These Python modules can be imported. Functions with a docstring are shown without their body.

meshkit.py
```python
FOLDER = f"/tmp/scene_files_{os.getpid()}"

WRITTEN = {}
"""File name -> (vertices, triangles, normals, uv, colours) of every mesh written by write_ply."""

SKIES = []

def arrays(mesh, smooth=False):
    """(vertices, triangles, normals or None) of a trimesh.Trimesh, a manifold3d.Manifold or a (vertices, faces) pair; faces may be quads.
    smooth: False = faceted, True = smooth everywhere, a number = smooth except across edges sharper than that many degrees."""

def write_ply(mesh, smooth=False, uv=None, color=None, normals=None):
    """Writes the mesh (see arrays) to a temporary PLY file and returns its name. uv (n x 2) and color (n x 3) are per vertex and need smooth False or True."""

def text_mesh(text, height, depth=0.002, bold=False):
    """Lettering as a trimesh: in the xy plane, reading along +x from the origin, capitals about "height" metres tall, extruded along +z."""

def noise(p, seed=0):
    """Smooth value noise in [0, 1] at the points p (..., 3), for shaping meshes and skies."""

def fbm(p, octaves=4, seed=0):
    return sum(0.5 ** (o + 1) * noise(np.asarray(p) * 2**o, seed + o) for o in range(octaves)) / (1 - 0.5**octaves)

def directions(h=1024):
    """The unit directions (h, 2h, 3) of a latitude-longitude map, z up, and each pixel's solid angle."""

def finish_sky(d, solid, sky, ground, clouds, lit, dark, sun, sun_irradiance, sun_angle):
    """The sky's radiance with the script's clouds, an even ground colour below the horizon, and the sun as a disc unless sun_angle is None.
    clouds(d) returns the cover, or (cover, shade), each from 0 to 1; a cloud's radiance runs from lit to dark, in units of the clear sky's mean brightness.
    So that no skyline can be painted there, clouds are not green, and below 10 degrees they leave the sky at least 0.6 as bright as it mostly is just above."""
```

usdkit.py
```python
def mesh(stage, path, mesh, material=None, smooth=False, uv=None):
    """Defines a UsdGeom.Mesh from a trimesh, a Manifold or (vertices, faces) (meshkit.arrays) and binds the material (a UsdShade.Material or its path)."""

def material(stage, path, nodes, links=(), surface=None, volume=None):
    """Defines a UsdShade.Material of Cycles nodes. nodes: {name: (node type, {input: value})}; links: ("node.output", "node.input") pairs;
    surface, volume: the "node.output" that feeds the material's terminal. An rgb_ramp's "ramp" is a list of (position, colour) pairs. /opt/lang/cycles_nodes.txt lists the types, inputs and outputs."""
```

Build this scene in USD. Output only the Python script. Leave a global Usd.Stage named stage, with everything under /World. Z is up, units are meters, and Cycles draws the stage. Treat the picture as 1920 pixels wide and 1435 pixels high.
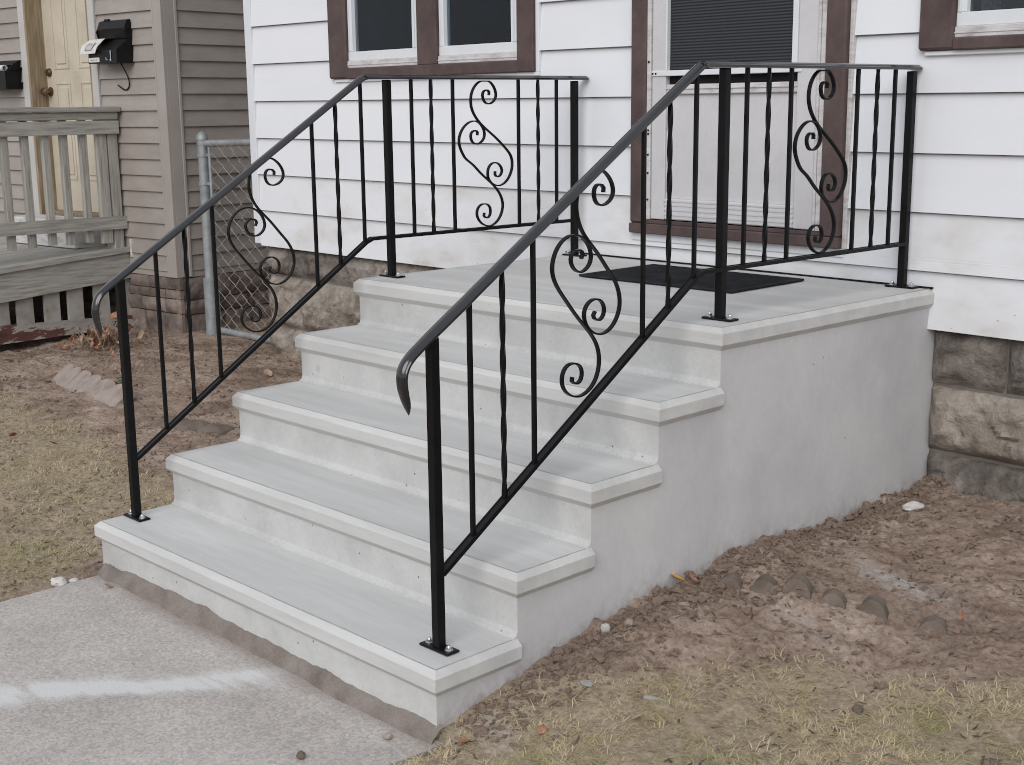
import math
import numpy as np
import trimesh
import meshkit
import usdkit
from pxr import Usd, UsdGeom, UsdLux, UsdShade, Gf, Sdf, Vt
from shapely.geometry import Polygon, box as sbox
from scipy.interpolate import splprep, splev

stage = Usd.Stage.CreateInMemory()
UsdGeom.SetStageUpAxis(stage, UsdGeom.Tokens.z)
UsdGeom.SetStageMetersPerUnit(stage, 1.0)
UsdGeom.Xform.Define(stage, '/World')
LK = '/World/Looks'
UsdGeom.Scope.Define(stage, LK)

# ---------------------------------------------------------------- camera, sky, sun, exposure
CAM = (2.31666, -4.28028, 1.54717)
YAW, PITCH, ROLL, FPX = -0.801814, -0.206211, -0.0112724, 2473.03
EXPOSURE = 0.56
SUN_AZ, SUN_EL = math.radians(150), math.radians(34)      # towards the sun, azimuth = atan2(x, y)
SUN_I, SUN_ANGLE = 0.31, 42.0
SKY_STRENGTH, CLOUD = 0.072, (7.6, 7.9, 8.5)


def set_camera():
    f = np.array([math.sin(YAW) * math.cos(PITCH), math.cos(YAW) * math.cos(PITCH), math.sin(PITCH)])
    r = np.array([math.cos(YAW), -math.sin(YAW), 0.0])
    u = np.cross(r, f)
    c, s = math.cos(ROLL), math.sin(ROLL)
    r, u = c * r + s * u, -s * r + c * u
    m = Gf.Matrix4d(*r, 0, *u, 0, *(-f), 0, *CAM, 1)
    cam = UsdGeom.Camera.Define(stage, '/World/camera')
    cam.AddTransformOp().Set(m)
    cam.CreateHorizontalApertureAttr(36.0)
    cam.CreateVerticalApertureAttr(36.0 * 765 / 1024)
    cam.CreateFocalLengthAttr(FPX / 1920 * 36.0)
    cam.CreateClippingRangeAttr(Gf.Vec2f(0.05, 500))
    cam.CreateExposureAttr(EXPOSURE)


set_camera()
sky = UsdLux.DomeLight.Define(stage, '/World/sky')
sky.GetPrim().SetCustomDataByKey('kind', 'structure')
sky_m = usdkit.material(stage, LK + '/sky', {
    'tex': ('sky_texture', {'sky_type': 'single_scattering', 'sun_disc': False, 'sun_elevation': SUN_EL, 'sun_rotation': SUN_AZ, 'altitude': 100.0}),
    'co': ('texture_coordinate', {}),
    'n': ('noise_texture', {'scale': 1.6, 'detail': 4.0, 'roughness': 0.55}),
    'r': ('rgb_ramp', {'ramp': [(0.3, tuple(0.88 * c for c in CLOUD)), (0.7, tuple(1.12 * c for c in CLOUD))]}),
    'mx': ('mix_color', {'fac': 0.93}),
    'bg': ('background_shader', {'strength': SKY_STRENGTH})},
    [('co.generated', 'n.vector'), ('n.fac', 'r.fac'), ('tex.color', 'mx.a'), ('r.color', 'mx.b'), ('mx.result', 'bg.color')], surface='bg.background')
UsdShade.MaterialBindingAPI.Apply(sky.GetPrim()).Bind(sky_m)
sun = UsdLux.DistantLight.Define(stage, '/World/sun')
sun.CreateNormalizeAttr(True)
sun.CreateIntensityAttr(SUN_I)
sun.CreateAngleAttr(SUN_ANGLE)
sun.CreateColorAttr(Gf.Vec3f(1.0, 0.97, 0.93))
sun.AddRotateXYZOp().Set(Gf.Vec3f(90 - math.degrees(SUN_EL), 0, 180 - math.degrees(SUN_AZ)))

# ---------------------------------------------------------------- names, things, parts
_used = set()


def free(path):
    if path not in _used:
        _used.add(path)
        return path
    k = 1
    while f'{path}_{k:03d}' in _used:
        k += 1
    _used.add(f'{path}_{k:03d}')
    return f'{path}_{k:03d}'


def tag(prim, label=None, cat=None, group=None, kind=None):
    for k, v in (('label', label), ('category', cat), ('group', group), ('kind', kind)):
        if v:
            prim.SetCustomDataByKey(k, v)
    return prim


def thing(name, label, cat, loc=(0, 0, 0), rotz=0.0, group=None, kind=None):
    x = UsdGeom.Xform.Define(stage, free('/World/' + name))
    x.AddTranslateOp().Set(Gf.Vec3d(*map(float, loc)))
    x.AddRotateZOp().Set(float(rotz))
    tag(x.GetPrim(), label, cat, group, kind)
    return str(x.GetPath())


def part(parent, name, mesh, m, smooth=False, label=None, kind=None):
    p = free(f'{parent}/{name}')
    if isinstance(mesh, (list, tuple)) and isinstance(mesh[0], trimesh.Trimesh):
        mesh = trimesh.util.concatenate(mesh)
    g = usdkit.mesh(stage, p, mesh, m, smooth=smooth)
    tag(g.GetPrim(), label, kind=kind)
    return p


def solo(name, mesh, m, label=None, cat=None, group=None, kind=None, smooth=False):
    p = free('/World/' + name)
    if isinstance(mesh, (list, tuple)) and isinstance(mesh[0], trimesh.Trimesh):
        mesh = trimesh.util.concatenate(mesh)
    g = usdkit.mesh(stage, p, mesh, m, smooth=smooth)
    tag(g.GetPrim(), label, cat, group, kind)
    return g


# ---------------------------------------------------------------- shapes
def bx(x0, x1, y0, y1, z0, z1, c=0.0):
    """A box, its edges chamfered by c."""
    if c <= 0:
        v = np.array([[x, y, z] for x in (x0, x1) for y in (y0, y1) for z in (z0, z1)], float)
        f = np.array([[0, 1, 3], [0, 3, 2], [4, 6, 7], [4, 7, 5], [0, 4, 5], [0, 5, 1], [2, 3, 7], [2, 7, 6], [0, 2, 6], [0, 6, 4], [1, 5, 7], [1, 7, 3]])
        return trimesh.Trimesh(v, f, process=False)
    pts = []
    for sx, x in ((1, x0), (-1, x1)):
        for sy, y in ((1, y0), (-1, y1)):
            for sz, z in ((1, z0), (-1, z1)):
                pts += [(x + sx * c, y + sy * c, z), (x + sx * c, y, z + sz * c), (x, y + sy * c, z + sz * c)]
    return trimesh.convex.convex_hull(np.array(pts))


def tube(pts, r, sides=8, caps=True):
    """A round tube along a polyline; r may vary along it."""
    pts = np.asarray(pts, float)
    n = len(pts)
    r = np.broadcast_to(np.asarray(r, float), n)
    t = np.gradient(pts, axis=0)
    t /= np.maximum(np.linalg.norm(t, axis=1, keepdims=True), 1e-9)
    up = np.array([0, 0, 1.0]) if abs(t[0, 2]) < 0.9 else np.array([1.0, 0, 0])
    a = np.cross(t, up)
    bad = np.linalg.norm(a, axis=1) < 1e-3
    a[bad] = np.cross(t[bad], [0.3, 1.0, 0.1])
    a /= np.linalg.norm(a, axis=1, keepdims=True)
    b = np.cross(t, a)
    th = np.linspace(0, 2 * np.pi, sides, endpoint=False)
    v = (pts[:, None] + r[:, None, None] * (np.cos(th)[None, :, None] * a[:, None] + np.sin(th)[None, :, None] * b[:, None])).reshape(-1, 3)
    return _loft(v, n, sides, caps)


def _loft(v, n, s, caps=True):
    i, j = np.meshgrid(np.arange(n - 1), np.arange(s), indexing='ij')
    k = (j + 1) % s
    q = np.stack([i * s + j, i * s + k, (i + 1) * s + k, (i + 1) * s + j], -1).reshape(-1, 4)
    f = np.vstack([q[:, [0, 1, 2]], q[:, [0, 2, 3]]])
    if caps:
        c0 = [[0, k + 1, k] for k in range(1, s - 1)]
        o = (n - 1) * s
        c1 = [[o, o + k, o + k + 1] for k in range(1, s - 1)]
        f = np.vstack([f, c0, c1])
    m = trimesh.Trimesh(v, f, process=False)
    if m.volume < 0:
        m.invert()
    return m


def sweep(path, prof, x0, scale=None, shear=None):
    """A profile (offset in x, offset along the path's normal) swept along a path of (y, z) points in the plane x = x0."""
    path = np.asarray(path, float)
    t = np.gradient(path, axis=0)
    d = np.diff(path, axis=0)
    d /= np.linalg.norm(d, axis=1, keepdims=True)
    t[1:-1] = d[1:] + d[:-1]
    t[0], t[-1] = d[0], d[-1]
    t /= np.linalg.norm(t, axis=1, keepdims=True)
    mit = np.ones(len(path))
    mit[1:-1] = 1 / np.maximum(np.sqrt((1 + (d[1:] * d[:-1]).sum(1)) / 2), 0.5)
    nrm = np.stack([-t[:, 1], t[:, 0]], 1)
    prof = np.asarray(prof, float)
    sc = np.ones(len(path)) if scale is None else np.asarray(scale, float)
    v = np.zeros((len(path), len(prof), 3))
    v[..., 0] = x0 + prof[None, :, 0] * sc[:, None]
    v[..., 1:] = path[:, None] + nrm[:, None] * (prof[None, :, 1] * sc[:, None] * mit[:, None])[..., None]
    return _loft(v.reshape(-1, 3), len(path), len(prof))


def warp_noise(m, amp, scale, seed=0, edge=None):
    if edge:
        m = m.subdivide_to_size(edge)
    v = np.array(m.vertices)
    for k in range(3):
        v[:, k] += amp * 2 * (meshkit.fbm(m.vertices * scale + 17.3 * k, 3, seed + k) - 0.5)
    return trimesh.Trimesh(v, m.faces, process=False)


def extr(poly, y0, y1):
    """A shapely polygon in (x, z) made solid from y0 (front, smaller) to y1."""
    out = []
    for g in getattr(poly, 'geoms', [poly]):
        if g.area < 1e-7:
            continue
        m = trimesh.creation.extrude_polygon(g, y1 - y0, engine='earcut')
        v = np.array(m.vertices)
        out.append(trimesh.Trimesh(np.stack([v[:, 0], y1 - v[:, 2], v[:, 1]], 1), m.faces, process=False))
    return trimesh.util.concatenate(out) if out else None


# ---------------------------------------------------------------- materials
def M(name, cols, scale=6.0, detail=5.0, rough=0.6, bump=0.0, bscale=60.0, coord='pos', stretch=(1, 1, 1), rvar=0.0, spec=0.5, fine=0.0, speck=None, rough_var=0.0, metallic=0.0, bdist=0.004, coat=0.0, coat_ior=1.5, splash=None):
    """A principled material: a ramp of colours over noise, a finer noise on top, bump, an own tone per object (rvar), dark or light specks."""
    N, L = {}, []
    if coord == 'pos':
        N['co'] = ('geometry', {})
        src = 'co.position'
    else:
        N['co'] = ('texture_coordinate', {})
        src = 'co.object'
    N['oi'] = ('object_info', {})
    N['rl'] = ('math', {'math_type': 'multiply', 'value2': 37.0 if coord == 'obj' else 0.0})
    N['cx'] = ('combine_xyz', {})
    N['ad'] = ('vector_math', {'math_type': 'add'})
    N['mp'] = ('mapping', {'scale': stretch})
    L += [('oi.random', 'rl.value1'), ('rl.value', 'cx.x'), ('rl.value', 'cx.y'), ('rl.value', 'cx.z'), (src, 'ad.vector1'), ('cx.vector', 'ad.vector2'), ('ad.vector', 'mp.vector')]
    N['n'] = ('noise_texture', {'scale': scale, 'detail': detail, 'roughness': 0.6})
    ps = np.linspace(0.28, 0.72, len(cols)) if np.ndim(cols[0][-1]) == 0 and len(cols[0]) == 3 else [c[0] for c in cols]
    cs = cols if len(cols[0]) == 3 else [c[1] for c in cols]
    N['r'] = ('rgb_ramp', {'ramp': list(zip([float(p) for p in ps], [tuple(c) for c in cs]))})
    L += [('mp.vector', 'n.vector'), ('n.fac', 'r.fac')]
    out = 'r.color'
    if fine:
        N['n2'] = ('noise_texture', {'scale': bscale, 'detail': 4.0, 'roughness': 0.7})
        N['mr'] = ('map_range', {'from_min': 0.3, 'from_max': 0.7, 'to_min': 1 - fine, 'to_max': 1 + fine})
        N['hv'] = ('hsv', {})
        L += [('mp.vector', 'n2.vector'), ('n2.fac', 'mr.value'), ('mr.result', 'hv.value'), (out, 'hv.color')]
        out = 'hv.color'
    if rvar:
        N['rv'] = ('math', {'math_type': 'multiply_add', 'value2': 2 * rvar, 'value3': 1 - rvar})
        N['h3'] = ('hsv', {})
        L += [('oi.random', 'rv.value1'), ('rv.value', 'h3.value'), (out, 'h3.color')]
        out = 'h3.color'
    if speck:
        for k, (sc, size, keep, col) in enumerate(speck):
            N[f'v{k}'] = ('voronoi_texture', {'scale': sc, 'randomness': 1.0})
            N[f'lt{k}'] = ('map_range', {'range_type': 'smoothstep', 'from_min': size * 0.6, 'from_max': size, 'to_min': 1.0, 'to_max': 0.0})
            N[f'sp{k}'] = ('separate_xyz', {})
            N[f'kp{k}'] = ('math', {'math_type': 'less_than', 'value2': keep})
            N[f'mu{k}'] = ('math', {'math_type': 'multiply'})
            N[f'mx{k}'] = ('mix_color', {'b': col})
            L += [('mp.vector', f'v{k}.vector'), (f'v{k}.distance', f'lt{k}.value'), (f'v{k}.color', f'sp{k}.vector'), (f'sp{k}.x', f'kp{k}.value1'), (f'lt{k}.result', f'mu{k}.value1'), (f'kp{k}.value', f'mu{k}.value2'), (f'mu{k}.value', f'mx{k}.fac'), (out, f'mx{k}.a')]
            out = f'mx{k}.result'
    if splash:
        N['za'] = ('attribute', {'attribute': 'zones'})
        N['zs'] = ('separate_color', {})
        N['zn'] = ('noise_texture', {'scale': 24.0, 'detail': 8.0, 'roughness': 0.75})
        N['zm'] = ('math', {'math_type': 'multiply_add', 'value2': 3.6, 'value3': -1.5})
        N['zx'] = ('math', {'math_type': 'multiply', 'use_clamp': True})
        N['zc'] = ('mix_color', {'b': splash})
        L += [('za.color', 'zs.color'), ('mp.vector', 'zn.vector'), ('zn.fac', 'zm.value1'), ('zs.r', 'zx.value1'), ('zm.value', 'zx.value2'), ('zx.value', 'zc.fac'), (out, 'zc.a')]
        out = 'zc.result'
    N['p'] = ('principled_bsdf', {'roughness': rough, 'specular_ior_level': spec, 'metallic': metallic, 'coat_weight': coat, 'coat_ior': coat_ior, 'coat_roughness': 0.10})
    L.append((out, 'p.base_color'))
    if rough_var:
        N['rr'] = ('map_range', {'from_min': 0.3, 'from_max': 0.7, 'to_min': rough - rough_var, 'to_max': rough + rough_var})
        L += [('n.fac', 'rr.value'), ('rr.result', 'p.roughness')]
    if bump:
        N['nb'] = ('noise_texture', {'scale': bscale, 'detail': 5.0, 'roughness': 0.65})
        N['b'] = ('bump', {'strength': bump, 'distance': bdist})
        L += [('mp.vector', 'nb.vector'), ('nb.fac', 'b.height'), ('b.normal', 'p.normal')]
    return usdkit.material(stage, f'{LK}/{name}', N, L, surface='p.BSDF')


concrete = M('new_concrete', [(0.41, 0.41, 0.405), (0.495, 0.495, 0.488), (0.57, 0.57, 0.563)], scale=4.5, detail=10, rough=0.85, bump=0.5, bscale=70, fine=0.05, spec=0.25,
             speck=[(26, 0.10, 0.26, (0.15, 0.145, 0.14)), (75, 0.15, 0.10, (0.27, 0.26, 0.255)), (9, 0.16, 0.12, (0.44, 0.44, 0.44))], bdist=0.002)
tread_m = M('trowelled_concrete', [(0.44, 0.438, 0.43), (0.508, 0.506, 0.497), (0.575, 0.573, 0.564)], scale=3.4, detail=10, rough=0.8, bump=0.2, bscale=40, fine=0.03, spec=0.25, stretch=(0.30, 2.6, 2.0),
            speck=[(26, 0.07, 0.07, (0.25, 0.24, 0.23)), (60, 0.12, 0.05, (0.33, 0.325, 0.32))], bdist=0.002)
side_m = M('parged_concrete', [(0.41, 0.408, 0.42), (0.50, 0.498, 0.505), (0.57, 0.567, 0.57)], scale=2.2, detail=8, rough=0.85, bump=0.25, bscale=50, fine=0.035, spec=0.25, stretch=(1, 1.0, 0.8),
           speck=[(17, 0.06, 0.10, (0.20, 0.19, 0.19)), (40, 0.09, 0.06, (0.33, 0.32, 0.32))], bdist=0.002, splash=(0.27, 0.215, 0.18))
mortar_m = M('sandy_mortar', [(0.135, 0.112, 0.098), (0.205, 0.175, 0.155), (0.26, 0.228, 0.205)], scale=9, rough=0.95, bump=0.6, bscale=160, fine=0.15, spec=0.2)
iron = M('black_iron_paint', [(0.004, 0.004, 0.0045), (0.007, 0.007, 0.008)], scale=12, rough=0.33, bump=0.06, bscale=120, spec=0.14, rough_var=0.06)  # specular lowered so the uprights look to reflect a dark street
iron_cap = M('black_iron_paint_raised_sheen', [(0.006, 0.006, 0.007), (0.011, 0.011, 0.013)], scale=12, rough=0.15, bump=0.01, bscale=60, spec=0.5, rough_var=0.02, coat=0.45, coat_ior=1.55)  # same paint as the uprights, sheen raised to carry the sky highlight
zinc = M('zinc_bolt', [(0.55, 0.57, 0.6), (0.7, 0.72, 0.75)], scale=60, rough=0.3, metallic=1.0)
white_side = M('white_siding', [(0.69, 0.705, 0.74), (0.72, 0.735, 0.77), (0.74, 0.752, 0.782)], scale=1.6, detail=5, rough=0.5, bump=0.08, bscale=7, rvar=0.012, spec=0.35, stretch=(1, 1, 2.5))
dirty_side = M('splashed_siding', [(0.22, (0.50, 0.46, 0.43)), (0.38, (0.63, 0.625, 0.625)), (0.54, (0.70, 0.712, 0.742)), (0.8, (0.73, 0.742, 0.77))], scale=5.0, detail=8, rough=0.55, bump=0.1, bscale=9, spec=0.3, stretch=(0.6, 1, 1.2),
               speck=[(30, 0.12, 0.10, (0.45, 0.40, 0.37))])
lap_shade_m = M('lap_grime', [(0.19, 0.19, 0.197), (0.31, 0.31, 0.318)], scale=14, rough=0.9, spec=0.1)  # dark colour for strips that paint in the shade below siding laps
white_trim = M('white_metal_trim', [(0.63, 0.65, 0.68), (0.69, 0.71, 0.74)], scale=6, rough=0.45, spec=0.4, fine=0.02)
old_white = M('weathered_white_frame', [(0.36, 0.33, 0.32), (0.54, 0.52, 0.52), (0.62, 0.61, 0.62)], scale=9, detail=7, rough=0.6, fine=0.06, spec=0.3, coord='obj', stretch=(1.5, 1, 5))
casing_w = M('dull_white_casing', [(0.42, 0.40, 0.385), (0.50, 0.485, 0.47)], scale=5, rough=0.6, fine=0.04, spec=0.3)
door_white = M('chalky_door_enamel', [(0.47, 0.46, 0.475), (0.54, 0.53, 0.545), (0.58, 0.57, 0.585)], scale=2.5, detail=7, rough=0.6, fine=0.03, spec=0.35)
brown = M('brown_casing_paint', [(0.055, 0.038, 0.037), (0.085, 0.058, 0.055), (0.11, 0.078, 0.074)], scale=7, detail=7, rough=0.6, bump=0.2, bscale=50, fine=0.1, spec=0.35, speck=[(16, 0.07, 0.06, (0.45, 0.42, 0.41))])
tan_side = M('tan_siding', [(0.262, 0.232, 0.212), (0.312, 0.278, 0.254), (0.352, 0.317, 0.290)], scale=3, detail=6, rough=0.55, bump=0.1, bscale=20, rvar=0.03, spec=0.3, stretch=(1, 1, 3), fine=0.03)
tan_trim = M('tan_corner_trim', [(0.312, 0.279, 0.256), (0.362, 0.327, 0.302)], scale=4, rough=0.5, spec=0.35)
cream = M('cream_door_paint', [(0.42, 0.37, 0.29), (0.51, 0.455, 0.365), (0.55, 0.50, 0.41)], scale=4, detail=7, rough=0.55, fine=0.04, spec=0.35, speck=[(22, 0.05, 0.05, (0.12, 0.10, 0.08))])
jamb_wood = M('stained_jamb_wood', [(0.15, 0.11, 0.065), (0.24, 0.185, 0.115), (0.36, 0.295, 0.20)], scale=7, detail=7, rough=0.7, stretch=(9, 9, 0.6), bump=0.2, bscale=30)
stone = M('sandstone', [(0.26, (0.09, 0.078, 0.067)), (0.40, (0.21, 0.18, 0.148)), (0.54, (0.31, 0.273, 0.236)), (0.8, (0.375, 0.338, 0.298))], scale=5.0, detail=8, rough=0.95, bump=1.0, bscale=26, coord='pos', rvar=0.12, spec=0.2, fine=0.22, bdist=0.02)
grey_stone = M('sooty_stone', [(0.24, (0.06, 0.055, 0.05)), (0.42, (0.15, 0.132, 0.118)), (0.56, (0.26, 0.23, 0.205)), (0.8, (0.38, 0.335, 0.295))], scale=6.0, detail=8, rough=0.95, bump=1.0, bscale=26, coord='pos', rvar=0.12, spec=0.2, fine=0.22, bdist=0.02)
dark_stone = M('brown_block_stone', [(0.3, (0.085, 0.068, 0.06)), (0.5, (0.18, 0.145, 0.128)), (0.7, (0.27, 0.215, 0.19))], scale=7.0, detail=8, rough=0.95, bump=0.8, bscale=26, coord='pos', rvar=0.2, spec=0.2, fine=0.1, bdist=0.01)
joint_m = M('lime_joint', [(0.12, 0.105, 0.09), (0.21, 0.185, 0.165)], scale=10, rough=0.95, bump=0.5, bscale=80, spec=0.2)
GREYW = [(0.20, 0.187, 0.165), (0.335, 0.32, 0.29), (0.43, 0.415, 0.38)]
wood_y = M('grey_weathered_board', GREYW, scale=5, detail=8, rough=0.85, bump=0.35, bscale=16, coord='obj', stretch=(14, 0.9, 14), rvar=0.10, spec=0.2, fine=0.10, bdist=0.003)
wood_z = M('grey_weathered_upright', GREYW, scale=5, detail=8, rough=0.85, bump=0.35, bscale=16, coord='obj', stretch=(14, 14, 0.9), rvar=0.10, spec=0.2, fine=0.10, bdist=0.003)
peel = M('peeling_skirt_paint', [(0.30, (0.075, 0.032, 0.028)), (0.46, (0.12, 0.058, 0.048)), (0.49, (0.34, 0.32, 0.295)), (0.6, (0.28, 0.26, 0.24)), (0.8, (0.36, 0.34, 0.315))], scale=7, detail=7, rough=0.85, bump=0.5, bscale=22, stretch=(1, 0.45, 1.6), coord='obj', spec=0.2)
skirt_m = M('painted_skirt_slat', [(0.28, (0.075, 0.04, 0.032)), (0.33, (0.26, 0.235, 0.21)), (0.5, (0.33, 0.31, 0.285)), (0.8, (0.37, 0.345, 0.32))], scale=10, detail=7, rough=0.85, bump=0.4, bscale=22, coord='obj', rvar=0.1, spec=0.2)
galv = M('galvanised_steel', [(0.20, 0.215, 0.225), (0.29, 0.305, 0.315), (0.36, 0.37, 0.37)], scale=14, detail=6, rough=0.5, spec=0.5, metallic=0.25, fine=0.08)
wire_m = M('chain_link_wire', [(0.30, 0.285, 0.25), (0.42, 0.40, 0.37)], scale=30, rough=0.6, spec=0.3)
black_metal = M('black_mailbox_enamel', [(0.004, 0.004, 0.004), (0.009, 0.009, 0.01)], scale=15, rough=0.42, spec=0.2)
brass = M('tarnished_brass', [(0.10, 0.065, 0.04), (0.32, 0.22, 0.15)], scale=40, rough=0.35, metallic=0.9)
paper = M('newsprint_paper', [(0.50, 0.48, 0.46), (0.66, 0.645, 0.63)], scale=25, rough=0.8)
paper_ink = M('printed_picture', [(0.15, 0.14, 0.15), (0.42, 0.40, 0.40), (0.6, 0.58, 0.57)], scale=45, rough=0.8, coord='obj')
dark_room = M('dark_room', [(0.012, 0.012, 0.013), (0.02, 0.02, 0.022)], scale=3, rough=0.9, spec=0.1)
curtain_m = M('lace_curtain', [(0.05, 0.052, 0.06), (0.62, 0.63, 0.66)], scale=55, rough=0.9, spec=0.1)
mat_m = M('black_rubber_mat', [(0.010, 0.011, 0.012), (0.020, 0.021, 0.024), (0.034, 0.035, 0.04)], scale=9, detail=7, rough=0.75, bump=0.8, bscale=240, fine=0.25, spec=0.12)
roof_m = M('roof_shingle', [(0.05, 0.047, 0.045), (0.09, 0.085, 0.08)], scale=20, rough=0.9)
leaf_y = M('yellow_leaf', [(0.42, 0.22, 0.03), (0.60, 0.36, 0.07)], scale=50, rough=0.6)
leaf_o = M('orange_brown_leaf', [(0.13, 0.055, 0.03), (0.28, 0.13, 0.075), (0.40, 0.22, 0.14)], scale=40, rough=0.7, rvar=0.15)
leaf_p = M('pale_dry_leaf', [(0.28, 0.19, 0.135), (0.44, 0.32, 0.245)], scale=40, rough=0.75, rvar=0.1)
leaf_g = M('green_weed_leaf', [(0.05, 0.085, 0.03), (0.11, 0.16, 0.06)], scale=40, rough=0.6)
stem_m = M('dry_stem', [(0.12, 0.09, 0.07), (0.36, 0.30, 0.25)], scale=14, rough=0.85, rvar=0.25)
pebble_w = M('pale_stone_chip', [(0.42, 0.40, 0.38), (0.60, 0.58, 0.56)], scale=50, rough=0.85)
pebble_g = M('grey_stone_chip', [(0.24, 0.235, 0.225), (0.36, 0.35, 0.33)], scale=60, rough=0.9)
edging_m = M('pinkish_concrete_edging', [(0.22, 0.175, 0.155), (0.30, 0.25, 0.225), (0.35, 0.295, 0.265)], scale=12, detail=7, rough=0.95, bump=0.5, bscale=110, fine=0.08, spec=0.2)
buried_m = M('dirty_edging_block', [(0.085, 0.07, 0.055), (0.15, 0.12, 0.10), (0.20, 0.16, 0.14)], scale=12, detail=7, rough=0.95, bump=0.6, bscale=110, fine=0.12, spec=0.2)

screen_m = usdkit.material(stage, LK + '/louvred_screen', {
    'g': ('geometry', {}), 'w': ('wave_texture', {'wave_type': 'bands', 'bands_direction': 'z', 'scale': 27.0, 'distortion': 0.6, 'detail': 3.0, 'detail_scale': 30.0}),
    'r': ('rgb_ramp', {'ramp': [(0.2, (0.012, 0.014, 0.018)), (0.8, (0.055, 0.06, 0.068))]}),
    'n': ('noise_texture', {'scale': 260.0, 'detail': 2.0}), 'm': ('mix_color', {'blend_type': 'multiply', 'fac': 0.35}),
    'p': ('principled_bsdf', {'roughness': 0.55, 'specular_ior_level': 0.3})},
    [('g.position', 'w.vector'), ('w.fac', 'r.fac'), ('g.position', 'n.vector'), ('r.color', 'm.a'), ('n.color', 'm.b'), ('m.result', 'p.base_color')], surface='p.BSDF')
flyscreen = usdkit.material(stage, LK + '/fly_screen', {
    'g': ('geometry', {}), 'n': ('noise_texture', {'scale': 3.0, 'detail': 8.0, 'roughness': 0.8}), 'r': ('rgb_ramp', {'ramp': [(0.3, (0.010, 0.011, 0.012)), (0.7, (0.06, 0.063, 0.068))]}),
    'd': ('principled_bsdf', {'roughness': 0.8, 'specular_ior_level': 0.15}), 't': ('transparent_bsdf', {}), 'm': ('mix_closure', {'fac': 0.75})},
    [('g.position', 'n.vector'), ('n.fac', 'r.fac'), ('r.color', 'd.base_color'), ('d.BSDF', 'm.closure1'), ('t.BSDF', 'm.closure2')], surface='m.closure')
glass = usdkit.material(stage, LK + '/window_glass', {
    't': ('transparent_bsdf', {'color': (0.86, 0.88, 0.88)}), 'g': ('glossy_bsdf', {'roughness': 0.03, 'color': (0.8, 0.85, 0.9)}), 'f': ('fresnel', {'IOR': 1.42}), 'm': ('mix_closure', {})},
    [('f.fac', 'm.fac'), ('t.BSDF', 'm.closure1'), ('g.BSDF', 'm.closure2')], surface='m.closure')


def blade_mat(name, ramp, patchy=0.0):
    return usdkit.material(stage, f'{LK}/{name}', {
        'g': ('geometry', {}), 'r': ('rgb_ramp', {'ramp': ramp}), 'd': ('principled_bsdf', {'roughness': 0.75, 'specular_ior_level': 0.2}),
        'n': ('noise_texture', {'scale': 2.6, 'detail': 4.0, 'roughness': 0.6}), 'f': ('map_range', {'range_type': 'smoothstep', 'from_min': 0.45, 'from_max': 0.64, 'to_min': 0.0, 'to_max': patchy}),
        'x': ('mix_color', {'blend_type': 'multiply', 'b': (0.70, 0.77, 0.56)}),
        't': ('translucent_bsdf', {}), 'm': ('mix_closure', {'fac': 0.2})},
        [('g.random_per_island', 'r.fac'), ('g.position', 'n.vector'), ('n.fac', 'f.value'), ('f.result', 'x.fac'), ('r.color', 'x.a'), ('x.result', 'd.base_color'), ('x.result', 't.color'), ('d.BSDF', 'm.closure1'), ('t.BSDF', 'm.closure2')], surface='m.closure')


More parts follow.
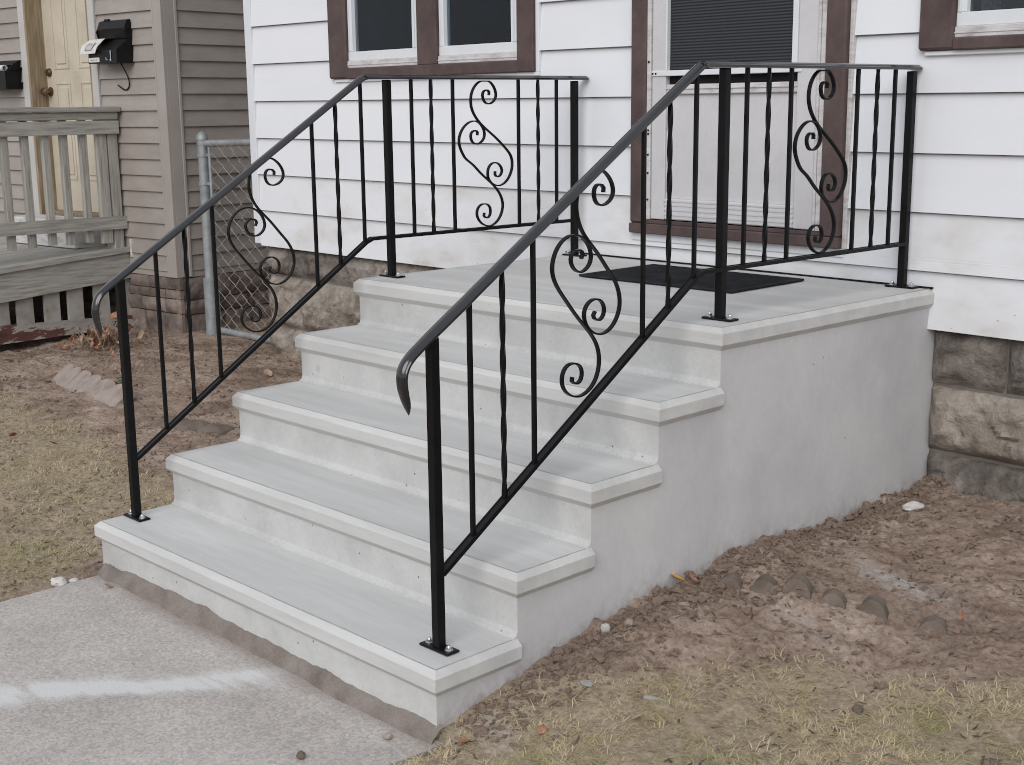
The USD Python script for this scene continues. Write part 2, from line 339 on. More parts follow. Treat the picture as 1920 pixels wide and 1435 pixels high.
grass_m = blade_mat('dormant_grass', [(0.0, (0.58, 0.49, 0.33)), (0.3, (0.74, 0.65, 0.46)), (0.46, (0.34, 0.265, 0.19)), (0.64, (0.66, 0.59, 0.42)), (0.76, (0.37, 0.37, 0.23)), (0.88, (0.25, 0.28, 0.15)), (1.0, (0.78, 0.71, 0.56))], 0.85)
green_m = blade_mat('olive_grass', [(0.0, (0.16, 0.18, 0.075)), (0.5, (0.25, 0.27, 0.12)), (1.0, (0.36, 0.36, 0.19))])
litter_m = blade_mat('dry_litter', [(0.0, (0.10, 0.07, 0.05)), (0.4, (0.22, 0.15, 0.105)), (0.75, (0.34, 0.255, 0.19)), (0.93, (0.46, 0.38, 0.31)), (1.0, (0.40, 0.18, 0.09))])
clod_m = usdkit.material(stage, LK + '/soil_clod', {
    'g': ('geometry', {}), 'r': ('rgb_ramp', {'ramp': [(0.0, (0.18, 0.132, 0.105)), (0.5, (0.32, 0.245, 0.20)), (0.84, (0.43, 0.345, 0.295)), (0.94, (0.46, 0.41, 0.38)), (1.0, (0.62, 0.58, 0.55))]}),
    'p': ('principled_bsdf', {'roughness': 0.95, 'specular_ior_level': 0.15})}, [('g.random_per_island', 'r.fac'), ('r.color', 'p.base_color')], surface='p.BSDF')

# ---------------------------------------------------------------- measures of the place
W, RISE, TREAD, DEPTH, NT = 1.773, 0.18, 0.2847, 1.1748, 0.0506       # the porch
NOSE, CH = 0.016, 0.016
FRONT = -(DEPTH + 4 * TREAD)                                           # lowest nosing
HOUSE0, HOUSE_ROT = (-1.7729, 0.0520, 0.0), -1.110                    # s = 0 at the porch's left side
NEIGH0, NEIGH_ROT = (-5.226, 0.045, 0.0), 6.12                        # its front corner


def splay(y):
    """The landing's sides run very slightly outward towards the house."""
    return 0.032 * np.maximum(np.asarray(y) + 1.15, 0)


# ---------------------------------------------------------------- ground
PR = np.array([(-9, -0.02), (-2.6, 0.0), (-2.30, 0.022), (-2.156, 0.047), (-1.99, 0.079), (-1.774, 0.122), (-1.55, 0.155), (-1.25, 0.158), (-1.136, 0.183), (-0.93, 0.188), (-0.62, 0.168), (-0.32, 0.174), (-0.1, 0.187), (0.16, 0.218), (3, 0.22)])
PF = np.array([(-9, -0.02), (-2.6, 0.0), (-2.30, 0.012), (-1.9, 0.04), (-1.2, 0.10), (-0.5, 0.155), (0.0, 0.20), (0.2, 0.215), (3, 0.22)])
PL = np.array([(-9, -0.02), (-2.5, -0.005), (-2.0, 0.02), (-1.2, 0.082), (-0.3, 0.125), (0.3, 0.142), (3, 0.15)])


def ss(e0, e1, x):
    t = np.clip((np.asarray(x, float) - e0) / (e1 - e0), 0, 1)
    return t * t * (3 - 2 * t)


def ground_base(x, y):
    near = np.interp(y, PR[:, 0], PR[:, 1])
    far = np.interp(y, PF[:, 0], PF[:, 1])
    left = np.interp(y, PL[:, 0], PL[:, 1])
    right = near + (far - near) * ss(0.05, 0.7, x)
    return left + (right - left) * ss(-1.6, -0.6, x)


def walk_mask(x, y):
    return ss(-1.76, -1.72, x) * (1 - ss(0.0, 0.05, x)) * (1 - ss(-2.33, -2.28, y))


def ground_z(x, y):
    x, y = np.asarray(x, float), np.asarray(y, float)
    p = np.stack([x, y, np.zeros_like(x)], -1)
    gm = grass_mask(x, y)
    z = ground_base(x, y)
    z = z + 0.030 * (meshkit.fbm(p * 3.1, 3, 4) - 0.5)
    z = z + (1 - 0.6 * gm) * 0.034 * (meshkit.fbm(p * 14.0, 3, 9) - 0.5) + (1 - 0.5 * gm) * 0.016 * (meshkit.fbm(p * 52.0, 2, 11) - 0.5)
    heap = np.exp(-np.clip(x, 0, 9) / 0.17) * (x > -0.1) * ss(-2.15, -1.7, y) * ss(0.3, -0.1, y)
    z = z + heap * (0.050 * (meshkit.fbm(p * 8.0, 3, 14) - 0.42) + 0.022 * (meshkit.fbm(p * 33.0, 2, 15) - 0.5))
    w = walk_mask(x, y)
    return z * (1 - w) + w * (-0.05)


def grass_mask(x, y):
    x, y = np.asarray(x, float), np.asarray(y, float)
    n = meshkit.fbm(np.stack([x, y, 0 * x], -1) * 4.0, 3, 21) - 0.5
    yr = np.interp(x, [-0.1, 0.12, 0.35, 0.6, 1.0, 2.0], [-2.25, -1.92, -1.62, -1.42, -1.2, -1.0])
    r = ss(0.13, -0.13, y - yr + 0.30 * n) * ss(-0.15, 0.05, x)
    yl = np.interp(x, [-6, -4.8, -3.2, -2.4, -2.05], [-1.35, -1.38, -1.50, -1.68, -1.9])
    lft = ss(0.10, -0.10, y - yl + 0.35 * n) * ss(-1.78, -1.9, x + 0.25 * n)
    return np.clip(r + lft, 0, 1)


def lin(a, b, step):
    return np.linspace(a, b, int(round((b - a) / step)) + 1)


gx = np.unique(np.round(np.concatenate([-np.geomspace(6, 80, 14)[::-1], lin(-6, -1.78, 0.02), lin(-1.78, 0.0, 0.06), lin(0.0, 1.7, 0.0125), np.geomspace(1.72, 80, 18)]), 4))
gy = np.unique(np.round(np.concatenate([-np.geomspace(3.6, 80, 16)[::-1], lin(-3.6, 0.35, 0.0135), np.geomspace(0.4, 80, 14)]), 4))
GX, GY = np.meshgrid(gx, gy, indexing='ij')
GZ = ground_z(GX, GY)
nx, ny = GX.shape
gi = np.arange(nx * ny).reshape(nx, ny)
gq = np.stack([gi[:-1, :-1], gi[1:, :-1], gi[1:, 1:], gi[:-1, 1:]], -1).reshape(-1, 4)
ground_mesh = trimesh.Trimesh(np.stack([GX, GY, GZ], -1).reshape(-1, 3), np.vstack([gq[:, [0, 1, 2]], gq[:, [0, 2, 3]]]), process=False)


def chalk_mask(x, y):
    """Spilled cement dust."""
    def spot(cx, cy, rx, ry):
        return np.exp(-(((x - cx) / rx) ** 2 + ((y - cy) / ry) ** 2))
    return np.clip(0.9 * spot(0.44, -0.86, 0.22, 0.08) + 0.5 * spot(0.40, -1.30, 0.15, 0.06) + 0.6 * spot(0.55, 0.02, 0.3, 0.05) + 0.8 * spot(0.10, -2.20, 0.10, 0.10) + 0.5 * spot(-1.85, -2.28, 0.10, 0.05), 0, 1)


ground_m = usdkit.material(stage, LK + '/bare_soil', {
    'g': ('geometry', {}), 'a': ('attribute', {'attribute': 'zones'}), 'sp': ('separate_color', {}),
    'n1': ('noise_texture', {'scale': 4.5, 'detail': 7.0, 'roughness': 0.62}), 'r1': ('rgb_ramp', {'ramp': [(0.30, (0.15, 0.104, 0.078)), (0.5, (0.272, 0.203, 0.160)), (0.70, (0.365, 0.288, 0.236))]}),
    'n2': ('noise_texture', {'scale': 60.0, 'detail': 6.0, 'roughness': 0.7}), 'mr': ('map_range', {'from_min': 0.3, 'from_max': 0.7, 'to_min': 0.60, 'to_max': 1.38}), 'h': ('hsv', {}),
    'n3': ('noise_texture', {'scale': 22.0, 'detail': 8.0, 'roughness': 0.75}), 'r3': ('rgb_ramp', {'ramp': [(0.3, (0.20, 0.152, 0.112)), (0.5, (0.31, 0.25, 0.178)), (0.7, (0.40, 0.335, 0.24))]}),
    'm1': ('mix_color', {}), 'ma': ('math', {'math_type': 'multiply_add', 'value2': 0.5, 'value3': -0.25}), 'mb': ('math', {'math_type': 'add', 'use_clamp': True}),
    'cm': ('math', {'math_type': 'multiply_add', 'value2': 4.5, 'value3': -2.35}), 'cc': ('math', {'math_type': 'add'}), 'cd': ('math', {'math_type': 'multiply', 'use_clamp': True, 'value2': 1.5}),
    'm2': ('mix_color', {'b': (0.40, 0.375, 0.355)}),
    'b': ('bump', {'strength': 0.8, 'distance': 0.012}), 'p': ('principled_bsdf', {'roughness': 0.95, 'specular_ior_level': 0.15})},
    [('a.color', 'sp.color'), ('g.position', 'n1.vector'), ('n1.fac', 'r1.fac'), ('g.position', 'n2.vector'), ('n2.fac', 'mr.value'), ('mr.result', 'h.value'),
     ('g.position', 'n3.vector'), ('n3.fac', 'r3.fac'), ('n3.fac', 'ma.value1'), ('ma.value', 'mb.value1'), ('sp.r', 'mb.value2'), ('mb.value', 'm1.fac'), ('r1.color', 'm1.a'), ('r3.color', 'm1.b'), ('m1.result', 'h.color'),
     ('n3.fac', 'cm.value1'), ('cm.value', 'cc.value1'), ('sp.g', 'cc.value2'), ('cc.value', 'cd.value1'), ('sp.g', 'cd.value2'), ('cd.value', 'm2.fac'), ('h.color', 'm2.a'), ('m2.result', 'p.base_color'),
     ('n2.fac', 'b.height'), ('b.normal', 'p.normal')], surface='p.BSDF')
zones = np.stack([grass_mask(GX, GY) * 0.85, chalk_mask(GX, GY), 0 * GX], -1).reshape(-1, 3)
gr = solo('ground', ground_mesh, ground_m, 'bare brown soil and patchy lawn around the concrete steps', 'ground', kind='structure', smooth=True)
UsdGeom.PrimvarsAPI(gr).CreatePrimvar('zones', Sdf.ValueTypeNames.Color3fArray, 'vertex').Set(Vt.Vec3fArray.FromNumpy(zones.astype(np.float32)))

# ---------------------------------------------------------------- front walkway
wx, wy = lin(-1.735, 0.0, 0.02), np.concatenate([-np.geomspace(4.2, 60, 12)[::-1], lin(-4.1, -2.29, 0.02)])
WX, WY = np.meshgrid(wx, wy, indexing='ij')
edge_l = 0.012 * (meshkit.fbm(np.stack([0 * WY, WY, 0 * WY], -1) * 9, 3, 5) - 0.5)
edge_r = 0.05 * (meshkit.fbm(np.stack([0 * WY + 3, WY, 0 * WY], -1) * 6, 3, 6) - 0.5)
tt = (WX + 1.735) / 1.735
WXX = WX + edge_l * (1 - tt) + edge_r * tt
WZ = 0.002 * (meshkit.fbm(np.stack([WX, WY, 0 * WX], -1) * 6, 3, 8) - 0.5)
a_, b_ = WX.shape
wi = np.arange(a_ * b_).reshape(a_, b_)
q = np.stack([wi[:-1, :-1], wi[1:, :-1], wi[1:, 1:], wi[:-1, 1:]], -1).reshape(-1, 4)
top = np.stack([WXX, WY, WZ], -1).reshape(-1, 3)
rim = np.concatenate([wi[:, 0], wi[-1, 1:], wi[-2::-1, -1], wi[0, -2:0:-1]])
low = top[rim] + [0, 0, -0.1]
nb = len(top)
side = []
for k in range(len(rim)):
    k2 = (k + 1) % len(rim)
    side += [[rim[k], nb + k, nb + k2], [rim[k], nb + k2, rim[k2]]]
walk_mesh = trimesh.Trimesh(np.vstack([top, low]), np.vstack([q[:, [0, 1, 2]], q[:, [0, 2, 3]], side]), process=False)
# pale cement smear lying across it
P0, P1 = np.array([-1.75, -3.93]), np.array([-0.59, -2.37])
dv = (P1 - P0) / np.linalg.norm(P1 - P0)
al = (WX - P0[0]) * dv[0] + (WY - P0[1]) * dv[1]
ac = -(WX - P0[0]) * dv[1] + (WY - P0[1]) * dv[0]
wob = 0.03 * (meshkit.fbm(np.stack([al, 0 * al, 0 * al], -1) * 5, 3, 31) - 0.5)
smear = 0.85 * np.exp(-np.abs((ac - wob) / (0.062 + 0.018 * np.sin(al * 7))) ** 3) * ss(2.08, 1.75, al) + 0.45 * np.exp(-((ac - 0.06) / 0.05) ** 2) * ss(1.1, 1.5, al) * ss(2.05, 1.8, al)
wet = ss(-2.40, -2.30, WY + 0.04 * (meshkit.fbm(np.stack([WX, 0 * WX, 0 * WX], -1) * 9, 3, 33) - 0.5))
wz = np.vstack([np.stack([np.clip(smear, 0, 1), wet, 0 * WX], -1).reshape(-1, 3), np.zeros((len(low), 3))])
walk_m = usdkit.material(stage, LK + '/worn_walk_concrete', {
    'g': ('geometry', {}), 'a': ('attribute', {'attribute': 'zones'}), 'sp': ('separate_color', {}),
    'n1': ('noise_texture', {'scale': 3.0, 'detail': 6.0, 'roughness': 0.6}), 'r1': ('rgb_ramp', {'ramp': [(0.3, (0.372, 0.343, 0.322)), (0.5, (0.438, 0.405, 0.38)), (0.7, (0.472, 0.442, 0.418))]}),
    'v': ('voronoi_texture', {'scale': 130.0}), 'hs': ('separate_color', {}), 'mr': ('map_range', {'from_min': 0.0, 'from_max': 1.0, 'to_min': 0.80, 'to_max': 1.14}), 'h': ('hsv', {}),
    'n2': ('noise_texture', {'scale': 160.0, 'detail': 4.0, 'roughness': 0.75}), 'mr2': ('map_range', {'from_min': 0.3, 'from_max': 0.7, 'to_min': 0.86, 'to_max': 1.14}), 'h2': ('hsv', {}),
    'v2': ('voronoi_texture', {'scale': 34.0}), 's2': ('separate_color', {}), 'k2': ('math', {'math_type': 'less_than', 'value2': 0.10}), 'd2': ('map_range', {'range_type': 'smoothstep', 'from_min': 0.05, 'from_max': 0.12, 'to_min': 1.0, 'to_max': 0.0}), 'x2': ('math', {'math_type': 'multiply'}), 'm2': ('mix_color', {'b': (0.15, 0.12, 0.10)}),
    'v3': ('voronoi_texture', {'scale': 41.0}), 's3': ('separate_color', {}), 'k3': ('math', {'math_type': 'less_than', 'value2': 0.10}), 'd3': ('map_range', {'range_type': 'smoothstep', 'from_min': 0.05, 'from_max': 0.12, 'to_min': 1.0, 'to_max': 0.0}), 'x3': ('math', {'math_type': 'multiply'}), 'm3': ('mix_color', {'b': (0.72, 0.66, 0.62)}),
    'mp4': ('mapping', {'rotation': (0, 0, -0.93), 'scale': (0.35, 1.6, 1)}), 'n4': ('noise_texture', {'scale': 13.0, 'detail': 10.0, 'roughness': 0.78}), 'c4': ('math', {'math_type': 'multiply_add', 'value2': 6.0, 'value3': -2.7}), 'a4': ('math', {'math_type': 'add'}), 'x4': ('math', {'math_type': 'multiply', 'use_clamp': True}),
    'm4': ('mix_color', {'b': (0.58, 0.575, 0.57)}), 'x5': ('math', {'math_type': 'multiply', 'value2': 0.75}), 'm5': ('mix_color', {'b': (0.24, 0.20, 0.175)}),
    'b': ('bump', {'strength': 0.7, 'distance': 0.003}), 'p': ('principled_bsdf', {'roughness': 0.9, 'specular_ior_level': 0.2})},
    [('a.color', 'sp.color'), ('g.position', 'n1.vector'), ('n1.fac', 'r1.fac'), ('g.position', 'v.vector'), ('v.color', 'hs.color'), ('hs.r', 'mr.value'), ('mr.result', 'h.value'), ('r1.color', 'h.color'),
     ('g.position', 'n2.vector'), ('n2.fac', 'mr2.value'), ('mr2.result', 'h2.value'), ('h.color', 'h2.color'),
     ('g.position', 'v2.vector'), ('v2.color', 's2.color'), ('s2.r', 'k2.value1'), ('v2.distance', 'd2.value'), ('d2.result', 'x2.value1'), ('k2.value', 'x2.value2'), ('x2.value', 'm2.fac'), ('h2.color', 'm2.a'),
     ('g.position', 'v3.vector'), ('v3.color', 's3.color'), ('s3.r', 'k3.value1'), ('v3.distance', 'd3.value'), ('d3.result', 'x3.value1'), ('k3.value', 'x3.value2'), ('x3.value', 'm3.fac'), ('m2.result', 'm3.a'),
     ('g.position', 'mp4.vector'), ('mp4.vector', 'n4.vector'), ('n4.fac', 'c4.value1'), ('c4.value', 'a4.value1'), ('sp.r', 'a4.value2'), ('a4.value', 'x4.value1'), ('sp.r', 'x4.value2'), ('x4.value', 'm4.fac'), ('m3.result', 'm4.a'),
     ('sp.g', 'x5.value1'), ('x5.value', 'm5.fac'), ('m4.result', 'm5.a'), ('m5.result', 'p.base_color'),
     ('n2.fac', 'b.height'), ('b.normal', 'p.normal')], surface='p.BSDF')
wk = solo('walkway', walk_mesh, walk_m, 'worn pinkish grey concrete walkway leading up to the lowest step', 'walkway', kind='structure', smooth=40)
try:
    n_pts = len(UsdGeom.Mesh(wk).GetPointsAttr().Get())
    pts_now = np.array(UsdGeom.Mesh(wk).GetPointsAttr().Get())
    from scipy.spatial import cKDTree
    _, idx = cKDTree(np.asarray(walk_mesh.vertices)).query(pts_now)
    wzz = wz[idx]
    UsdGeom.PrimvarsAPI(wk).CreatePrimvar('zones', Sdf.ValueTypeNames.Color3fArray, 'vertex').Set(Vt.Vec3fArray.FromNumpy(wzz.astype(np.float32)))
except Exception as e:
    print('walk zones', e)

# ---------------------------------------------------------------- concrete porch
porch = thing('concrete_porch', 'new pale grey concrete porch with five steps under the white house door', 'porch', (0, 0, 0))


def slab(y0, y1, z, seed, back_splay=False):
    c = CH
    lo = [(-W, y0), (0, y0), (0, y1), (-W, y1)]
    hi = [(-W + c, y0 + c), (-c, y0 + c), (-c, y1), (-W + c, y1)]
    n_ = NOSE + 0.002
    un = [(-W + n_, y0 + n_), (-n_, y0 + n_), (-n_, y1), (-W + n_, y1)]
    pts = [(x, y, z - NT - 0.021) for x, y in un] + [(x, y, z - NT) for x, y in lo] + [(x, y, z - c) for x, y in lo] + [(x, y, z) for x, y in hi]
    m = trimesh.convex.convex_hull(np.array(pts)).subdivide_to_size(0.06)
    v = np.array(m.vertices)
    dsp = 0.0022 * (meshkit.fbm(v * 9.0, 3, seed)[:, None] - 0.5) + 0.0016 * (np.stack([meshkit.fbm(v * 45.0 + 9 * k, 2, seed + k) for k in range(3)], 1) - 0.5)
    dsp[v[:, 2] < z - NT + 1e-4] *= 0.3
    v += dsp
    v[:, 0] += np.where(v[:, 0] > -0.5 * W, 1, 1) * splay(v[:, 1])
    return trimesh.Trimesh(v, m.faces, process=False)


groove_m = M('edge_groove', [(0.27, 0.265, 0.26), (0.40, 0.395, 0.39)], scale=20, rough=0.9, spec=0.2)
riser = [FRONT + k * TREAD + NOSE for k in range(5)]          # faces of the risers
for k in range(4):
    part(porch, 'step', slab(FRONT + k * TREAD, riser[k + 1] + 0.0, RISE * (k + 1), 40 + k), tread_m, smooth=25)
part(porch, 'landing', slab(-DEPTH, 0.045, 5 * RISE, 47), tread_m, smooth=25)
for k in range(5):
    z, yf = RISE * (k + 1), FRONT + k * TREAD
    yb_ = (riser[k + 1] - 0.02) if k < 4 else 0.01
    g0, g1 = CH + 0.0015, CH + 0.0045
    fr_g = warp_noise(bx(-W + g1, -g0, yf + g0, yf + g1, z - 0.003, z + 0.0012).subdivide_to_size(0.08), 0.0012, 14, 400 + k)
    sd_g = bx(-g1, -g0, yf + g1, yb_, z - 0.003, z + 0.0012).subdivide_to_size(0.08)
    sv = np.array(sd_g.vertices)
    sv[:, 0] += splay(sv[:, 1])
    part(porch, 'edge_groove', [fr_g, warp_noise(trimesh.Trimesh(sv, sd_g.faces, process=False), 0.0012, 14, 410 + k)], groove_m)
# the cast body under the treads: its profile in (y, z), with a small cove at the foot of every riser
prof = [(0.10, -0.3), (riser[0], -0.3), (riser[0], RISE - 0.02)]
for k in range(1, 5):
    zt = RISE * k
    prof += [(riser[k] - 0.014, zt - 0.02), (riser[k] - 0.014, zt + 0.003), (riser[k] - 0.004, zt + 0.008), (riser[k], zt + 0.020), (riser[k], zt + RISE - 0.02)]
prof += [(0.10, 5 * RISE - 0.02)]
bm = trimesh.creation.extrude_polygon(Polygon(prof), W - 2 * NOSE, engine='earcut')
v = np.array(bm.vertices)
bm = trimesh.Trimesh(np.stack([v[:, 2] - W + NOSE, v[:, 0], v[:, 1]], 1), bm.faces, process=True)
if bm.volume < 0:
    bm.invert()
bm = bm.subdivide_to_size(0.07)
v = np.array(bm.vertices)
amp = 0.0035 * (meshkit.fbm(v * 7.0, 3, 61) - 0.5) + 0.0012 * (meshkit.fbm(v * 40.0, 2, 62) - 0.5)
fr = np.abs(v[:, 0] + NOSE) < 1e-4
v[:, 1] += amp * (~fr) * (np.abs(v[:, 0] + W - NOSE) > 1e-4)
v[:, 0] += splay(v[:, 1])
bm = trimesh.Trimesh(v, bm.faces, process=False)
fc = np.array(bm.triangles_center)
fx = (np.array(bm.vertices)[bm.faces] - splay(np.array(bm.vertices)[:, 1])[bm.faces][..., None] * [1, 0, 0])[..., 0]
onr, onl = (np.abs(fx + NOSE) < 1e-3).all(1), (np.abs(fx + W - NOSE) < 1e-3).all(1)
sidef = onr | onl
rightf = onr
rw = bm.submesh([np.nonzero(rightf)[0]], append=True)
rp = part(porch, 'side_wall', rw, side_m)
gpts = np.array(UsdGeom.Mesh.Get(stage, rp).GetPointsAttr().Get())
hz = gpts[:, 2] - ground_base(np.full(len(gpts), 0.01), gpts[:, 1])
UsdGeom.PrimvarsAPI(UsdGeom.Mesh.Get(stage, rp)).CreatePrimvar('zones', Sdf.ValueTypeNames.Color3fArray, 'vertex').Set(Vt.Vec3fArray.FromNumpy(np.stack([np.exp(-np.clip(hz, 0, 9) / 0.035), 0 * hz, 0 * hz], 1).astype(np.float32)))
part(porch, 'side_wall', bm.submesh([np.nonzero(sidef & ~rightf)[0]], append=True), side_m, smooth=20)
part(porch, 'riser', bm.submesh([np.nonzero(~sidef)[0]], append=True), concrete, smooth=25)
# rough mortar wedge between the lowest riser and the walkway
mx = lin(-W + 0.03, 0.0, 0.012)
nz = lambda s, k: meshkit.fbm(np.stack([mx * s, 0 * mx + k, 0 * mx], -1), 3, 70 + k)
up_ = np.interp(mx, [-1.75, -1.27, -0.9, -0.6, 0], [0.030, 0.052, 0.040, 0.034, 0.03]) + 0.016 * (nz(11, 1) - 0.5) + 0.006 * (nz(50, 6) - 0.5)
outy = 0.030 + 0.022 * (nz(9, 2) - 0.5)
rows = [np.stack([mx, 0 * mx + riser[0] + 0.01, up_ + 0.004], 1), np.stack([mx, 0 * mx + riser[0] - 0.006, up_], 1), np.stack([mx, riser[0] - outy * 0.6, 0.55 * up_ + 0.004 * (nz(50, 3) - 0.5)], 1),
        np.stack([mx, riser[0] - outy, 0.010 + 0.008 * (nz(60, 4) - 0.5)], 1), np.stack([mx, riser[0] - outy - 0.012, 0 * mx - 0.01], 1)]
R_ = np.stack(rows, 1)
i_ = np.arange(len(mx) * 5).reshape(len(mx), 5)
q = np.stack([i_[:-1, :-1], i_[:-1, 1:], i_[1:, 1:], i_[1:, :-1]], -1).reshape(-1, 4)
part(porch, 'mortar_bed', trimesh.Trimesh(R_.reshape(-1, 3), np.vstack([q[:, [0, 1, 2]], q[:, [0, 2, 3]]]), process=False), mortar_m, smooth=True, label='rough sandy mortar packed along the foot of the lowest step')

# ---------------------------------------------------------------- iron railings
S1 = [[-527,1594],[-525,1607],[-540,1615],[-555,1607],[-561,1589],[-551,1570],[-526,1558],[-502,1567],[-490,1589],[-494,1616],[-514,1642],[-547,1653],[-579,1647],[-609,1616],[-622,1587],[-623,1557],[-609,1524],[-584,1490],[-551,1465],[-506,1433],[-461,1398],[-434,1375],[-414,1352],[-403,1327],[-404,1302],[-417,1268],[-445,1239],[-479,1227],[-510,1235],[-534,1259],[-539,1286],[-526,1311],[-496,1322],[-472,1311],[-461,1288],[-469,1268],[-485,1264],[-498,1271],[-497,1287]]
S2 = [[-591,1435],[-590,1448],[-606,1455],[-622,1444],[-627,1429],[-617,1409],[-592,1399],[-567,1410],[-553,1432],[-557,1456],[-577,1483],[-612,1492],[-642,1482],[-669,1461],[-684,1435],[-687,1408],[-679,1382],[-670,1361],[-657,1347],[-622,1321],[-581,1288],[-540,1255],[-507,1228],[-480,1204],[-465,1180],[-459,1152],[-466,1114],[-488,1083],[-525,1066],[-549,1067],[-579,1082],[-600,1110],[-598,1131],[-584,1150],[-557,1157],[-533,1145],[-524,1124],[-533,1104],[-549,1098],[-562,1108],[-559,1120]]
T1 = [[-1567,1316],[-1567,1329],[-1578,1338],[-1591,1337],[-1605,1323],[-1606,1308],[-1596,1291],[-1571,1281],[-1543,1288],[-1529,1307],[-1528,1326],[-1541,1350],[-1562,1369],[-1588,1379],[-1618,1377],[-1642,1362],[-1662,1335],[-1671,1312],[-1674,1288],[-1673,1269],[-1667,1246],[-1654,1218],[-1640,1201],[-1625,1188],[-1595,1157],[-1572,1129],[-1544,1102],[-1523,1075],[-1506,1048],[-1498,1022],[-1498,994],[-1504,971],[-1529,943],[-1557,927],[-1582,925],[-1607,933],[-1631,953],[-1643,975],[-1642,1000],[-1625,1018],[-1592,1026],[-1572,1013],[-1564,1001],[-1562,984],[-1573,969],[-1585,965],[-1601,971],[-1607,979],[-1599,991]]
T2 = [[-1656,1142],[-1650,1156],[-1667,1167],[-1688,1160],[-1698,1140],[-1689,1121],[-1662,1107],[-1636,1113],[-1618,1133],[-1618,1157],[-1631,1181],[-1654,1200],[-1680,1208],[-1708,1206],[-1732,1192],[-1754,1169],[-1766,1146],[-1768,1122],[-1763,1098],[-1748,1071],[-1722,1041],[-1691,1007],[-1661,973],[-1631,945],[-1604,914],[-1587,882],[-1582,852],[-1585,823],[-1600,798],[-1625,774],[-1649,763],[-1679,764],[-1709,777],[-1730,801],[-1734,824],[-1724,845],[-1703,857],[-1682,856],[-1661,845],[-1652,824],[-1658,806],[-1676,799],[-1694,810],[-1691,820]]


def smooth_path(pts, n=110, s=4e-5):
    p = np.array(pts, float) / 1000
    tck, u = splprep(p.T, s=s * len(p) / 40)
    return np.stack(splev(np.linspace(0, 1, n), tck), 1)


FLAT = [(-0.0062, -0.0024), (0.0062, -0.0024), (0.0062, 0.0024), (-0.0062, 0.0024)]
CAP = [(-0.0205, -0.0085), (0.0205, -0.0085), (0.0218, -0.0070), (0.0218, -0.001), (0.0185, 0.0015), (0.0165, 0.0008), (0.0150, 0.0030), (0.0105, 0.0068), (0.0055, 0.0088), (0.0, 0.0094), (-0.0055, 0.0088), (-0.0105, 0.0068), (-0.0150, 0.0030), (-0.0165, 0.0008), (-0.0185, 0.0015), (-0.0218, -0.001), (-0.0218, -0.0070)]
CHAN = [(-0.0127, -0.0062), (0.0127, -0.0062), (0.0127, 0.0062), (0.0095, 0.0062), (0.0085, 0.0040), (-0.0085, 0.0040), (-0.0095, 0.0062), (-0.0127, 0.0062)]


